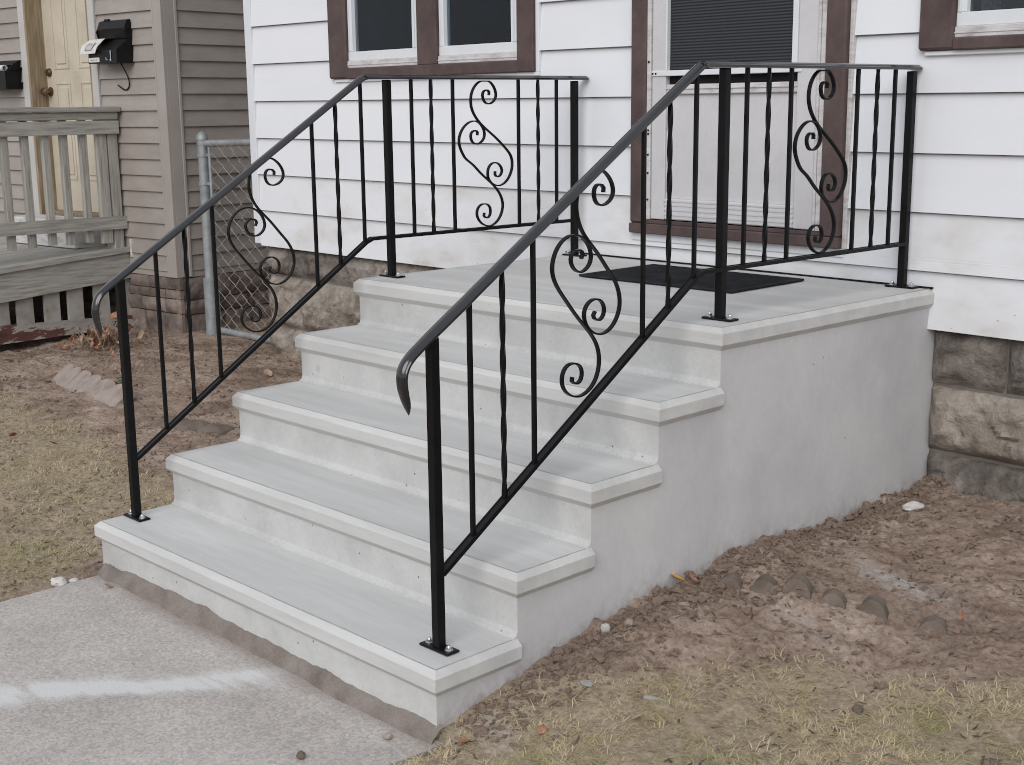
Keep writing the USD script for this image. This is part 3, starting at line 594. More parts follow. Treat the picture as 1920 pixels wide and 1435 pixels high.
def rail(name, label, x0, dy, bal_s, bal_h, y_end, curl, wall_post):
    t = thing(name, label, 'railing', (x0, -2.2, 0), 0, 'black iron railings on the porch')
    off = np.array([0, -2.2, 0.0])

    def put(parent, nm, m, mat, smooth=30):
        v = np.array(m.vertices) - off
        v[:, 0] += 0.04 * np.maximum(m.vertices[:, 1] + 1.04, 0)
        return part(parent, nm, trimesh.Trimesh(v, m.faces, process=False), mat, smooth=smooth)

    yb = -1.155                                                        # where the handrail turns level
    slope = 0.6265
    ztop = lambda y: 1.6615 - slope * np.maximum(yb - y, 0)
    zlow = lambda y: 1.056 - 0.648 * np.maximum(-1.148 - y, 0)
    # handrail with its turned-down end
    ys = -2.205 + dy
    c = np.array([(ys + k_, ztop(ys + k_)) for k_ in (0.16, 0.12, 0.08, 0.04, 0.0)] + [(a + dy, b) for a, b in curl])
    tck, u = splprep(c.T, s=4e-6)
    cp = np.stack(splev(np.linspace(1, 0, 60), tck), 1)
    path = np.vstack([cp, [(yb - 0.012, ztop(yb - 0.012)), (yb + 0.012, 1.6615), (y_end, 1.6645)]])
    sc = np.ones(len(path))
    sc[:40] = np.linspace(0.82, 1.0, 40)
    sc[:9] = 0.82 * np.array([0.06, 0.28, 0.48, 0.65, 0.78, 0.88, 0.94, 0.97, 0.99])
    put(t, 'handrail', sweep(path, CAP, 0.0, sc), iron_cap, 34)
    # lower channel
    yl0, yl1 = -2.192 + dy + 0.012, wall_post
    low = [(yl0, zlow(yl0)), (-1.165, zlow(-1.165)), (-1.135, 1.0565), (yl1, 1.0565)]
    put(t, 'lower_rail', sweep(low, CHAN, 0.0), iron, 20)
    # posts with base plates and bolts
    for y, zb in ((-2.192 + dy, RISE), (-1.040, 5 * RISE), (wall_post, 5 * RISE)):
        h = 0.0132
        zt = float(ztop(y)) - 0.010
        P = put(t, 'post', bx(-h, h, y - h, y + h, zb + 0.006, zt, 0.002), iron, 20)
        pl = bx(-0.056, 0.056, y - 0.0225, y + 0.0225, zb + 0.001, zb + 0.0075, 0.0025)
        put(P, 'base_plate', pl, iron, 20)
        for sx in (-0.038, 0.038):
            b = trimesh.creation.cylinder(0.0085, 0.007, sections=6)
            w_ = trimesh.creation.cylinder(0.0115, 0.002, sections=16)
            cpt = trimesh.creation.icosphere(1, 0.006)
            b.apply_translation((sx, y, zb + 0.0125)); w_.apply_translation((sx, y, zb + 0.0085)); cpt.apply_translation((sx, y, zb + 0.016))
            put(P, 'bolt', trimesh.util.concatenate([b, w_, cpt]), zinc, 30)
    # balusters: plain, twisted, plain
    for lst in (bal_s, bal_h):
        for k, y in enumerate(lst):
            z0, z1 = float(zlow(y)) + 0.003, float(ztop(y)) - 0.006
            h = 0.0058
            if k % 3 == 1:
                n = 64
                zz = np.linspace(z0, z1, n)
                th = np.pi / 2 * (zz - z0) / 0.092
                ring = np.array([(-h, -h), (h, -h), (h, h), (-h, h)])
                cs, sn = np.cos(th), np.sin(th)
                v = np.zeros((n, 4, 3))
                v[..., 0] = ring[None, :, 0] * cs[:, None] - ring[None, :, 1] * sn[:, None]
                v[..., 1] = y + ring[None, :, 0] * sn[:, None] + ring[None, :, 1] * cs[:, None]
                v[..., 2] = zz[:, None]
                put(t, 'twisted_baluster', _loft(v.reshape(-1, 3), n, 4), iron, 35)
            else:
                put(t, 'baluster', bx(-h, h, y - h, y + h, z0, z1, 0.0009), iron, 20)
    for S, sh in ((T1, dy * 0.9), (T2, dy * 0.9), (S1, 0), (S2, 0)):
        p = smooth_path(S) + [sh, 0]
        p[:, 1] = np.minimum(p[:, 1], ztop(p[:, 0]) - 0.0125 / math.cos(math.atan(slope) if S in (T1, T2) else 0.0))
        put(t, 'scroll', sweep(p, FLAT, 0.0), iron, 35)
    return t


rail('iron_railing', 'black iron scroll railing along the right edge of the steps, nearer of the two', -0.112, -0.010, [-2.077, -1.962, -1.849, -1.406, -1.292, -1.173], [-0.934, -0.828, -0.715, -0.353, -0.239, -0.133], -0.002,
     [(-2.241, 0.974), (-2.274, 0.950), (-2.291, 0.923), (-2.293, 0.893), (-2.285, 0.853), (-2.272, 0.812)], -0.030)
rail('iron_railing', 'black iron scroll railing along the left edge of the steps, with lawn behind it', -1.700, 0.0, [-2.056, -1.942, -1.829, -1.395, -1.286, -1.167], [-0.923, -0.826, -0.716, -0.365, -0.254, -0.147], 0.026,
     [(-2.240, 0.981), (-2.268, 0.960), (-2.285, 0.932), (-2.290, 0.905), (-2.286, 0.879), (-2.280, 0.850), (-2.272, 0.818)], -0.040)

# ---------------------------------------------------------------- doormat
mv = bx(-1.148, -0.42, -0.565, -0.115, 0.9025, 0.911, 0.003)
mat_t = thing('doormat', 'flat black rubber doormat on the landing before the storm door', 'doormat', (-0.784, -0.34, 0.9))
part(mat_t, 'mat_base', trimesh.Trimesh(mv.vertices - [-0.784, -0.34, 0.9], mv.faces), mat_m, smooth=20)
ribs = [bx(-0.34, 0.34, y - 0.004, y + 0.004, 0.0105, 0.0125) for y in np.linspace(-0.20, 0.20, 19)]
part(mat_t, 'rib', ribs, mat_m, kind='stuff')

# ---------------------------------------------------------------- white house
house = thing('white_house', 'white clapboard house with brown casings rising behind the concrete porch', 'house', HOUSE0, HOUSE_ROT)
SL, SR, ZT = -2.535, 5.0, 3.55


def course(k, s):
    zl, zr = 0.762 + 0.2080 * k, 0.757 + 0.2052 * k
    return zl + (zr - zl) * (s + 2.5) / 4.2


WIN1 = sbox(-1.755, 1.700, -0.192, 3.0)
DOOR = sbox(0.398, 1.018, 1.430, 3.1)
WIN2 = sbox(1.712, 1.718, 2.60, 3.0)
lap_strips = []
k = 0
while course(k, 0) < ZT:
    pg = Polygon([(SL, course(k, SL)), (SR, course(k, SR)), (SR, course(k + 1, SR) + 0.012), (SL, course(k + 1, SL) + 0.012)])
    pg = pg.difference(WIN1).difference(DOOR).difference(WIN2)
    for g in getattr(pg, 'geoms', [pg]):
        if g.area < 1e-4:
            continue
        m = extr(g, -1.0, 0.012).subdivide_to_size(0.9)
        v = np.array(m.vertices)
        fr = v[:, 1] < -0.5
        zb = course(k, v[:, 0])
        h_ = np.clip((v[:, 2] - zb) / 0.2, 0, 1.1)
        v[:, 1] = np.where(fr, -0.0185 + 0.0165 * h_ + 0.0012 * (meshkit.noise(np.stack([v[:, 0] * 1.7, 0 * h_ + k * 3.1, 0 * h_], -1), 5) - 0.5), 0.012)
        low_c = k < 2
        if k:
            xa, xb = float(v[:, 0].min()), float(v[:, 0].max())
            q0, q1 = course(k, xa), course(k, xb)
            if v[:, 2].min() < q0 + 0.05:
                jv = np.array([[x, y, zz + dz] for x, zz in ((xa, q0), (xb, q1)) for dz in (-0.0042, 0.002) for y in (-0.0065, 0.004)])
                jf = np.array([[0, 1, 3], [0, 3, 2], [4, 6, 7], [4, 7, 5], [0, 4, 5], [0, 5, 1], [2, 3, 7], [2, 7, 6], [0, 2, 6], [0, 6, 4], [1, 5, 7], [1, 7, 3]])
                lap_strips.append(trimesh.Trimesh(jv, jf, process=False))
        part(house, 'siding_board', trimesh.Trimesh(v, m.faces, process=False), dirty_side if low_c else white_side, label='rain-splashed lowest siding board' if k == 0 else None)
    k += 1
part(house, 'lap_grime', lap_strips, lap_shade_m, kind='stuff')  # thin dark strips stand in for the shadow lines under the laps
part(house, 'corner_board', [bx(-2.600, -2.535, -0.020, 0.05, 0.772, ZT, 0.002), bx(-2.600, -2.585, 0.05, 8.0, 0.772, ZT)], white_trim)
part(house, 'wall', [bx(-2.57, -1.70, 0.014, 0.2, 0.765, ZT), bx(-0.25, 0.44, 0.014, 0.2, 0.765, ZT), bx(1.39, 1.76, 0.014, 0.2, 0.765, ZT), bx(-1.70, -0.25, 0.014, 0.2, 0.765, 1.72), bx(1.76, 5.0, 0.014, 0.2, 0.765, 1.74), bx(0.44, 1.39, 0.014, 0.2, 0.765, 1.03),
                     bx(-1.70, -0.25, 0.014, 0.2, 2.9, ZT), bx(0.44, 1.39, 0.014, 0.2, 3.05, ZT), bx(1.76, 5.0, 0.014, 0.2, 2.95, ZT), bx(2.55, 5.0, 0.014, 0.2, 1.7405, 2.9495), bx(-2.584, -2.50, 0.2, 8.0, 0.1, ZT), bx(4.9, 5.0, 0.2, 8.0, 0.1, ZT), bx(-2.5, 4.9, 7.9, 8.0, 0.1, ZT)], white_side)
part(house, 'roof', [bx(-2.95, 5.4, -0.40, 8.4, ZT + 0.002, ZT + 0.12)], roof_m)
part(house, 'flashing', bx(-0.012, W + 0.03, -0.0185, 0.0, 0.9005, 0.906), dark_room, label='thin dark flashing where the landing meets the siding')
part(house, 'door_apron', [bx(0.39, 1.436, -0.024, 0.0, 0.985, 1.0165, 0.002)], dirty_side)


# windows
def window(openings, s0, s1, z0, ztop, left_w, right_w, zin, clip_right=None):
    win = part(house, 'window', [bx(s0, s0 + left_w, -0.042, 0.02, z0 + 0.001, ztop, 0.009)] + ([bx(s1 - right_w, s1, -0.042, 0.02, z0 + 0.001, ztop, 0.003)] if clip_right is None else []) + [bx(s0 + left_w + 0.0005, (s1 - right_w if clip_right is None else s1) - 0.0005, -0.044, 0.02, z0, zin, 0.004)] +
               [bx(a[1], b[0], -0.0405, 0.02, zin + 0.0005, ztop, 0.003) for a, b in zip(openings[:-1], openings[1:])] + [bx(s0, s1, -0.045, 0.02, ztop + 0.001, ztop + 0.12, 0.003)], brown, label=None)
    for a, b in openings:
        zs = zin + 0.001
        part(win, 'sill_strip', [bx(a, b, -0.030, 0.03, zs, zs + 0.036, 0.002), bx(a, b, -0.033, 0.03, zs + 0.014, zs + 0.018)], old_white)
        z1 = zs + 0.0365
        part(win, 'sash', [bx(a, b, -0.022, 0.03, z1, z1 + 0.046, 0.002), bx(a, a + 0.034, -0.020, 0.03, z1 + 0.0465, ztop, 0.002), bx(b - 0.060, b, -0.020, 0.03, z1 + 0.0465, ztop, 0.002), bx(b - 0.042, b - 0.034, -0.026, 0.0, z1 + 0.047, ztop), bx(b - 0.022, b - 0.016, -0.026, 0.0, z1 + 0.047, ztop), bx(a + 0.010, a + 0.016, -0.025, 0.0, z1 + 0.047, ztop)], old_white if False else white_trim)
        za = z1 + 0.0465
        part(win, 'pane', bx(a + 0.0345, b - 0.0605, 0.004, 0.008, za, ztop - 0.001), glass)
        part(win, 'fly_screen', bx(a + 0.0345, b - 0.0605, 0.016, 0.018, za, ztop - 0.001), flyscreen)
        part(win, 'room', [bx(a - 0.05, b + 0.05, 0.9, 0.92, z0 - 0.3, ztop + 0.1), bx(a - 0.07, a - 0.05, 0.2, 0.9, z0 - 0.3, ztop + 0.1), bx(b + 0.05, b + 0.07, 0.2, 0.9, z0 - 0.3, ztop + 0.1), bx(a - 0.05, b + 0.05, 0.2, 0.9, z0 - 0.32, z0 - 0.3), bx(a - 0.05, b + 0.05, 0.2, 0.9, ztop + 0.1, ztop + 0.12)], dark_room)
        cw = 0.10 if a < -1.2 else 0.07
        xs = np.linspace(0, 1, 40)
        cx = a + 0.035 + cw * xs
        cy = 0.075 + 0.012 * np.sin(xs * 22)
        cv = np.concatenate([np.stack([cx, cy, 0 * cx + za - 0.02], 1), np.stack([cx, cy, 0 * cx + ztop - 0.05], 1), np.stack([cx, cy + 0.002, 0 * cx + za - 0.02], 1), np.stack([cx, cy + 0.002, 0 * cx + ztop - 0.05], 1)])
        fs = []
        for j in range(39):
            fs += [[j, j + 1, 40 + j + 1], [j, 41 + j, 40 + j], [80 + j, 121 + j, 81 + j], [80 + j, 120 + j, 121 + j]]
        part(win, 'curtain', trimesh.Trimesh(cv, fs, process=False), curtain_m)
    return win


window([(-1.600, -1.011), (-0.863, -0.296)], -1.755, -0.192, 1.700, 2.88, 0.155, 0.104, 1.752)
window([(1.842, 2.47)], 1.712, 2.60, 1.718, 2.88, 0.130, 0.13, 1.757)
for bb in (bx(-1.73, -0.172, -0.024, -0.004, 1.683, 1.6995, 0.002), bx(-0.1915, -0.172, -0.024, -0.004, 1.70, 2.9, 0.002), bx(1.73, 2.62, -0.024, -0.004, 1.702, 1.7175, 0.002)):
    part(house, 'window_trim', bb, white_side)

# storm door with its casing
door = part(house, 'door', [bx(0.398, 0.482, -0.050, 0.03, 1.060, 3.0, 0.009), bx(1.345, 1.430, -0.050, 0.03, 1.060, 3.0, 0.006), bx(0.398, 1.430, -0.053, 0.03, 1.018, 1.0595, 0.004), bx(0.44, 1.39, -0.035, 0.03, 1.060, 1.076, 0.002)], brown, label='brown door casing with threshold')
part(house, 'door_trim', [bx(1.4305, 1.448, -0.024, 0.0, 1.0, 3.0, 0.002)], old_white)
fr_, st_ = -0.030, -0.034
part(door, 'frame', [bx(0.4825, 0.503, -0.040, 0.03, 1.077, 2.95, 0.002), bx(1.322, 1.3445, -0.040, 0.03, 1.077, 2.95, 0.002), bx(1.306, 1.318, -0.038, 0.0, 1.077, 2.95, 0.002)], old_white)
part(door, 'stile', bx(0.506, 0.578, st_, 0.0, 1.080, 2.93, 0.003), door_white)
part(door, 'stile', bx(1.218, 1.303, st_, 0.0, 1.080, 2.93, 0.003), door_white)
part(door, 'mid_rail', [bx(0.508, 1.238, st_ - 0.006, 0.0, 1.6615, 1.6835, 0.002)], white_trim)
part(door, 'screen_frame', [bx(1.193, 1.2175, st_ - 0.004, 0.0, 1.684, 2.93, 0.002), bx(0.5785, 0.586, st_ - 0.002, 0.0, 1.684, 2.93, 0.001)], white_trim)
part(door, 'louvred_screen', bx(0.5865, 1.1925, -0.016, -0.012, 1.684, 2.93), screen_m)
part(door, 'gap_glass', bx(0.579, 1.217, -0.008, -0.004, 1.628, 1.661), dark_room, label='dark slot below the screen')
part(door, 'lower_panel', bx(0.594, 1.2165, -0.016, 0.0, 1.168, 1.588), door_white)
part(door, 'panel_moulding', [bx(0.579, 1.2175, st_ + 0.004, 0.0, 1.5885, 1.6275, 0.003), bx(0.579, 1.2175, st_ - 0.001, 0.0, 1.6085, 1.615, 0.001), bx(0.579, 0.5935, -0.026, 0.0, 1.168, 1.588, 0.002)], old_white)
part(door, 'kick_rail', [bx(0.579, 1.2175, st_, 0.0, 1.081, 1.1675, 0.004)] + [bx(0.579, 1.2175, st_ - 0.0022, 0.0, z, z + 0.009, 0.001) for z in (1.098, 1.118, 1.138, 1.154)], door_white)
screws = []
for z in (1.16, 1.27, 1.345, 1.43, 1.445, 1.72):
    c = trimesh.creation.cylinder(0.0042, 0.006, sections=8)
    c.apply_transform(trimesh.transformations.rotation_matrix(math.pi / 2, (1, 0, 0)))
    c.apply_translation((0.4945, -0.041, z))
    screws.append(c)
for x in (0.516, 0.532):
    c = trimesh.creation.cylinder(0.004, 0.004, sections=8)
    c.apply_transform(trimesh.transformations.rotation_matrix(math.pi / 2, (1, 0, 0)))
    c.apply_translation((x, st_ - 0.007, 1.672))
    screws.append(c)
for z in (1.605,):
    c = trimesh.creation.cylinder(0.006, 0.02, sections=10)
    c.apply_transform(trimesh.transformations.rotation_matrix(math.pi / 2, (1, 0, 0)))
    c.apply_translation((0.905, st_ - 0.012, z))
    screws += [c, bx(0.885, 0.906, st_ - 0.022, st_ - 0.016, z - 0.003, z + 0.003, 0.001)]
part(door, 'screw', screws, dark_room, kind='stuff')


# rock-faced foundation stones
def stone_block(x0, x1, z0, z1, y_face, seed, bulge=0.03, axis='x', g=0.003):
    nxs, nzs = max(5, int((x1 - x0) / 0.014)), max(4, int((z1 - z0) / 0.014))
    us, vs = np.linspace(0, 1, nxs), np.linspace(0, 1, nzs)
    U, V = np.meshgrid(us, vs, indexing='ij')
    X, Z = x0 + g + (x1 - x0 - 2 * g) * U, z0 + g + (z1 - z0 - 2 * g) * V
    e = np.minimum(np.minimum(X - x0, x1 - X), np.minimum(Z - z0, z1 - Z)) - g
    p = np.stack([X, Z, 0 * X + seed * 1.37], -1)
    n1 = meshkit.fbm(p * 7.0, 3, seed)
    ridge = 1 - np.abs(2 * meshkit.fbm(p * 13.0, 3, seed + 5) - 1)
    facet = np.abs((meshkit.fbm(p * 9.0, 2, seed + 21) * 5.0) % 1.0 - 0.5)
    big = meshkit.fbm(np.stack([X * 4, Z * 9, 0 * X + seed], -1), 2, seed + 31)
    step = np.floor(big * 5) / 5 + 0.25 * ((big * 5) % 1.0) ** 3
    h = ss(0, 0.05, e) * (bulge * (0.05 + 1.2 * step + 0.7 * n1) + bulge / 0.045 * (0.022 * facet - 0.026 * ridge ** 4)) - 0.27 * bulge * (1 - ss(0, 0.02, e))
    rg = 0.006 * (meshkit.fbm(p * 30, 2, seed + 9) - 0.5)
    Y = y_face - h + rg
    jit = 0.010 * (meshkit.fbm(p * 9, 2, seed + 3) - 0.5)
    fv = np.stack([X + jit * (e > 0), Y, Z + jit * (e > 0)], -1).reshape(-1, 3)
    i = np.arange(nxs * nzs).reshape(nxs, nzs)
    q = np.stack([i[:-1, :-1], i[1:, :-1], i[1:, 1:], i[:-1, 1:]], -1).reshape(-1, 4)
    rim = np.concatenate([i[:, 0], i[-1, 1:], i[-2::-1, -1], i[0, -2:0:-1]])
    bv = fv[rim] * [1, 0, 1] + [0, y_face + 0.03, 0]
    n0 = len(fv)
    sd = []
    for k in range(len(rim)):
        k2 = (k + 1) % len(rim)
        sd += [[rim[k], n0 + k, n0 + k2], [rim[k], n0 + k2, rim[k2]]]
    m = trimesh.Trimesh(np.vstack([fv, bv]), np.vstack([q[:, [0, 1, 2]], q[:, [0, 2, 3]], sd]), process=False)
    if axis == 'y':           # faces +x instead of -y
        v = np.array(m.vertices)
        m = trimesh.Trimesh(np.stack([-v[:, 1], v[:, 0], v[:, 2]], 1), m.faces, process=False)
    return m


found = part(house, 'foundation', [bx(-2.535, -0.005, 0.040, 0.3, -0.2, 0.762), bx(1.79, 5.0, 0.040, 0.3, -0.2, 0.752), bx(-0.005, 1.79, 0.14, 0.3, -0.2, 0.76)], joint_m)
sd_ = 100
for z0, z1, cuts, mt in ((0.588, 0.765, [-2.54, -2.33, -1.955, -1.50, -1.05, -0.5, 0.0], grey_stone), (0.285, 0.584, [-2.54, -2.215, -1.30, -0.60, 0.0], stone), (-0.15, 0.282, [-2.54, -2.31, -1.62, -0.8, 0.0], stone)):
    for a, b in zip(cuts[:-1], cuts[1:]):
        part(found, 'foundation_stone', stone_block(a, b, z0, z1, 0.030, sd_, 0.045 if mt is stone else 0.036), mt, smooth=40)
        sd_ += 1
for z0, z1, cuts, mt in ((0.552, 0.757, [1.785, 2.072, 2.60, 3.2, 3.9, 4.6], grey_stone), (0.305, 0.549, [1.785, 2.45, 3.1, 3.9, 4.7], stone), (-0.15, 0.302, [1.785, 2.30, 3.1, 4.0, 4.8], grey_stone)):
    for a, b in zip(cuts[:-1], cuts[1:]):
        part(found, 'foundation_stone', stone_block(a, b, z0, z1, 0.030, sd_, 0.045 if mt is stone else 0.036), mt, smooth=40)
        sd_ += 1

# ---------------------------------------------------------------- neighbouring house with tan siding
nb_h = thing('tan_house', 'tan vinyl sided neighbouring house left of the white one, with a cream door', 'house', NEIGH0, NEIGH_ROT)
NC_ = 0.1017
NZ0, NZT = 0.5315, 3.6


def lap(a, b, z0, z1, axis, rnd):
    """One siding course: wedge section, butt edge proud at the bottom."""
    pr = [(0.0, z0), (-0.0175, z0), (-0.017, z0 + 0.004), (-0.0015, z1 + 0.004), (0.0, z1 + 0.004)]
    n = len(pr)
    v = []
    for s in (a, b):
        for o, z in pr:
            v.append((s, o, z) if axis == 'x' else (-o, s, z))
    f = []
    for i in range(n):
        j = (i + 1) % n
        f += [[i, j, n + j], [i, n + j, n + i]]
    f += [[0, k + 1, k] for k in range(1, n - 1)] + [[n, n + k, n + k + 1] for k in range(1, n - 1)]
    m = trimesh.Trimesh(np.array(v, float), np.array(f), process=False)
    if m.volume < 0:
        m.invert()
    return m


k = 0
while NZ0 + NC_ * k < NZT:
    z0, z1 = NZ0 + NC_ * k, NZ0 + NC_ * (k + 1)
    part(nb_h, 'siding_board', lap(-0.69, -0.06, z0, z1, 'x', k), tan_side)
    if z0 < 2.9 and z0 > 0.75:
        part(nb_h, 'siding_board', lap(-3.2, -1.61, z0, z1, 'x', k), tan_side)
    elif z0 >= 2.9:
        part(nb_h, 'siding_board', lap(-3.2, -0.69, z0, z1, 'x', k), tan_side)
    part(nb_h, 'siding_board', lap(0.10, 6.0, z0, z1, 'y', k), tan_side)
    k += 1
part(nb_h, 'corner_post', [bx(-0.062, 0.0205, -0.0205, 0.0, 0.495, NZT, 0.002), bx(0.0, 0.0205, 0.0005, 0.078, 0.495, NZT, 0.002), bx(0.0, 0.025, 0.0785, 0.100, 0.495, NZT, 0.003), bx(-0.075, -0.0625, -0.022, 0.0, 0.495, NZT, 0.002)], tan_trim)
part(nb_h, 'starter_strip', [bx(-0.69, -0.063, -0.010, 0.0, 0.494, 0.529, 0.001), bx(0.0, 0.010, 0.101, 6.0, 0.490, 0.529, 0.001)], tan_trim)
part(nb_h, 'wall', [bx(-0.69, -0.003, 0.001, 0.2, 0.5, NZT), bx(-0.2, -0.003, 0.2, 6.0, 0.5, NZT), bx(-3.2, -1.62, 0.001, 0.2, 0.5, NZT), bx(-1.62, -0.69, 0.001, 0.2, 2.88, NZT), bx(-1.62, -0.69, 0.16, 0.2, 0.5, 2.88), bx(-3.2, -0.2, 5.9, 6.0, 0.5, NZT)], tan_side)
part(nb_h, 'roof', bx(-3.4, 0.35, -0.35, 6.2, NZT + 0.002, NZT + 0.12), roof_m)
nfound = part(nb_h, 'foundation', [bx(-3.2, -0.005, 0.012, 0.2, -0.2, 0.494), bx(-0.2, -0.014, 0.2, 6.0, -0.2, 0.489)], joint_m)
sd_ = 300
for z0, z1, cuts in ((0.415, 0.492, [-1.1, -0.52, -0.30, 0.03]), (0.355, 0.412, [-1.2, -0.42, -0.13, 0.03]), (0.262, 0.352, [-1.2, -0.40, -0.135, 0.03]), (0.02, 0.258, [-1.2, -0.365, -0.15, 0.03])):
    for a, b in zip(cuts[:-1], cuts[1:]):
        part(nfound, 'foundation_stone', stone_block(a, b, z0, z1, -0.012, sd_, 0.014, g=0.002), dark_stone, smooth=50)
        sd_ += 1
for z0, z1, cuts in ((0.34, 0.488, [-0.01, 0.30, 0.72, 1.2, 1.7, 2.3, 3.0]), (0.245, 0.337, [-0.01, 0.22, 0.56, 1.0, 1.5, 2.1, 2.8]), (0.02, 0.242, [-0.01, 0.35, 0.8, 1.3, 1.9, 2.6, 3.2])):
    for a, b in zip(cuts[:-1], cuts[1:]):
        part(nfound, 'foundation_stone', stone_block(a, b, z0, z1, -0.012, sd_, 0.014, 'y', g=0.002), dark_stone, smooth=50)
        sd_ += 1
# its entrance door, set back in a wide stained jamb
part(nb_h, 'door_casing', [bx(-1.605, -1.535, -0.024, 0.0, 0.80, 2.86, 0.003), bx(-0.765, -0.695, -0.024, 0.0, 0.80, 2.86, 0.003), bx(-1.605, -0.695, -0.026, 0.0, 2.861, 2.95, 0.003)], casing_w)
part(nb_h, 'door_jamb', [bx(-1.5345, -1.512, -0.020, 0.110, 0.80, 2.86, 0.002), bx(-1.5595, -1.5125, 0.05, 0.062, 0.80, 2.86), bx(-0.79, -0.766, -0.018, 0.110, 0.80, 2.86, 0.002), bx(-1.512, -0.79, 0.02, 0.12, 0.83, 0.862, 0.002)], jamb_wood)
ndoor = part(nb_h, 'door', bx(-1.5115, -0.7905, 0.108, 0.150, 0.864, 2.86), cream)
for a, b in ((-1.405, -1.225), (-1.105, -0.925)):
    for z0, z1 in ((1.835, 2.75), (1.08, 1.745)):
        def ring(i0, i1, y):
            return [bx(a + i0, b - i0, y, 0.109, z0 + i0, z0 + i1, 0.0015), bx(a + i0, b - i0, y, 0.109, z1 - i1, z1 - i0, 0.0015), bx(a + i0, a + i1, y, 0.109, z0 + i1, z1 - i1, 0.0015), bx(b - i1, b - i0, y, 0.109, z0 + i1, z1 - i1, 0.0015)]
        part(ndoor, 'panel', ring(0.0, 0.014, 0.1025) + [bx(a + 0.034, b - 0.034, 0.101, 0.109, z0 + 0.034, z1 - 0.034, 0.005)], cream)


def lathe(pr, at, axis='y'):
    m = trimesh.creation.revolve(np.array(pr), sections=20)
    if axis == 'y':
        m.apply_transform(trimesh.transformations.rotation_matrix(math.pi / 2, (1, 0, 0)))
    m.apply_translation(at)
    return m


part(ndoor, 'deadbolt', lathe([(0, 0), (0.030, 0), (0.030, 0.006), (0.022, 0.022), (0, 0.024)], (-1.475, 0.108, 1.815)), brass, smooth=35)
part(ndoor, 'door_knob', lathe([(0, 0), (0.032, 0), (0.032, 0.006), (0.012, 0.010), (0.012, 0.035), (0.024, 0.040), (0.029, 0.055), (0.022, 0.070), (0, 0.074)], (-1.475, 0.108, 1.685)), brass, smooth=40)


# mailboxes on its front wall
def loc_n(t, r, z=0.0):
    c, s = math.cos(math.radians(NEIGH_ROT)), math.sin(math.radians(NEIGH_ROT))
    return (NEIGH0[0] + c * t - s * r, NEIGH0[1] + s * t + c * r, z)


def prism_x(pr, x0, x1):
    """A closed outline in (y, z) made solid from x0 to x1."""
    m = trimesh.creation.extrude_polygon(Polygon(pr), x1 - x0, engine='earcut')
    v = np.array(m.vertices)
    m = trimesh.Trimesh(np.stack([v[:, 2] + x0, v[:, 0], v[:, 1]], 1), m.faces, process=False)
    if m.volume < 0:
        m.invert()
    return m


mb = thing('mailbox', 'black metal mailbox with raised lid and a flyer hanging out, right of the cream door', 'mailbox', loc_n(-0.455, -0.0135, 1.845), NEIGH_ROT)
part(mb, 'box', [prism_x([(-0.125, 0.0), (-0.122, 0.082), (-0.030, 0.150), (0, 0.150), (0, 0.0)], -0.155, 0.155)], black_metal)
part(mb, 'lid', [prism_x([(-0.035, 0.152), (-0.050, 0.215), (-0.030, 0.262), (-0.005, 0.270), (0.0, 0.262), (-0.022, 0.225), (-0.028, 0.152)], -0.150, 0.150), prism_x([(-0.040, 0.15), (-0.055, 0.20), (-0.030, 0.245), (-0.004, 0.255), (0, 0.15)], -0.157, -0.151), prism_x([(-0.040, 0.15), (-0.055, 0.20), (-0.030, 0.245), (-0.004, 0.255), (0, 0.15)], 0.151, 0.157), bx(-0.10, -0.055, -0.03, -0.006, 0.262, 0.278, 0.004)], black_metal)
lbl = part(mb, 'name_plate', bx(-0.148, -0.030, -0.1275, -0.1245, 0.008, 0.036, 0.001), paper)
part(lbl, 'lettering', [bx(-0.125 + 0.0085 * i, -0.120 + 0.0085 * i, -0.1285, -0.1270, 0.018, 0.018 + (0.008 if i % 3 else 0.005)) for i in range(9)], pebble_g, kind='stuff')
part(mb, 'emblem', [bx(0.045, 0.062, -0.1285, -0.1248, 0.018, 0.022), bx(0.043, 0.048, -0.1285, -0.1248, 0.018, 0.036), bx(0.092, 0.098, -0.129, -0.1248, 0.012, 0.076, 0.001), bx(0.086, 0.100, -0.129, -0.1248, 0.012, 0.024, 0.001)], zinc)
cp_ = np.array([(0.09, -0.05, 0.0), (0.10, -0.03, -0.05), (0.105, -0.012, -0.10), (0.098, -0.006, -0.14), (0.065, -0.006, -0.165), (0.02, -0.008, -0.155), (-0.015, -0.012, -0.135)])
tck, _ = splprep(cp_.T, s=0)
part(mb, 'cable', tube(np.stack(splev(np.linspace(0, 1, 40), tck), 1), 0.0045, 6), black_metal, smooth=True)
fl = []
us = np.linspace(0, 1, 10)
fy = np.interp(us, [0, 0.25, 0.6, 1], [-0.03, -0.10, -0.135, -0.150])
fz = np.interp(us, [0, 0.25, 0.6, 1], [0.155, 0.150, 0.115, 0.062])
fv, ff = [], []
for i in range(10):
    skew = -0.05 * us[i]
    for s in (-0.165, 0.01):
        fv += [(s + skew, fy[i], fz[i] + 0.004 * math.sin(9 * us[i] + s * 30)), (s + skew, fy[i] + 0.0012, fz[i] - 0.0015 + 0.004 * math.sin(9 * us[i] + s * 30))]
for i in range(9):
    o = 4 * i
    ff += [[o, o + 2, o + 6], [o, o + 6, o + 4], [o + 1, o + 7, o + 3], [o + 1, o + 5, o + 7]]
flyer = thing('flyer', 'pale printed flyer sticking out of the open black mailbox', 'flyer', loc_n(-0.455, -0.0135, 1.845), NEIGH_ROT)
part(flyer, 'sheet', trimesh.Trimesh(np.array(fv), ff, process=False), paper, smooth=True)
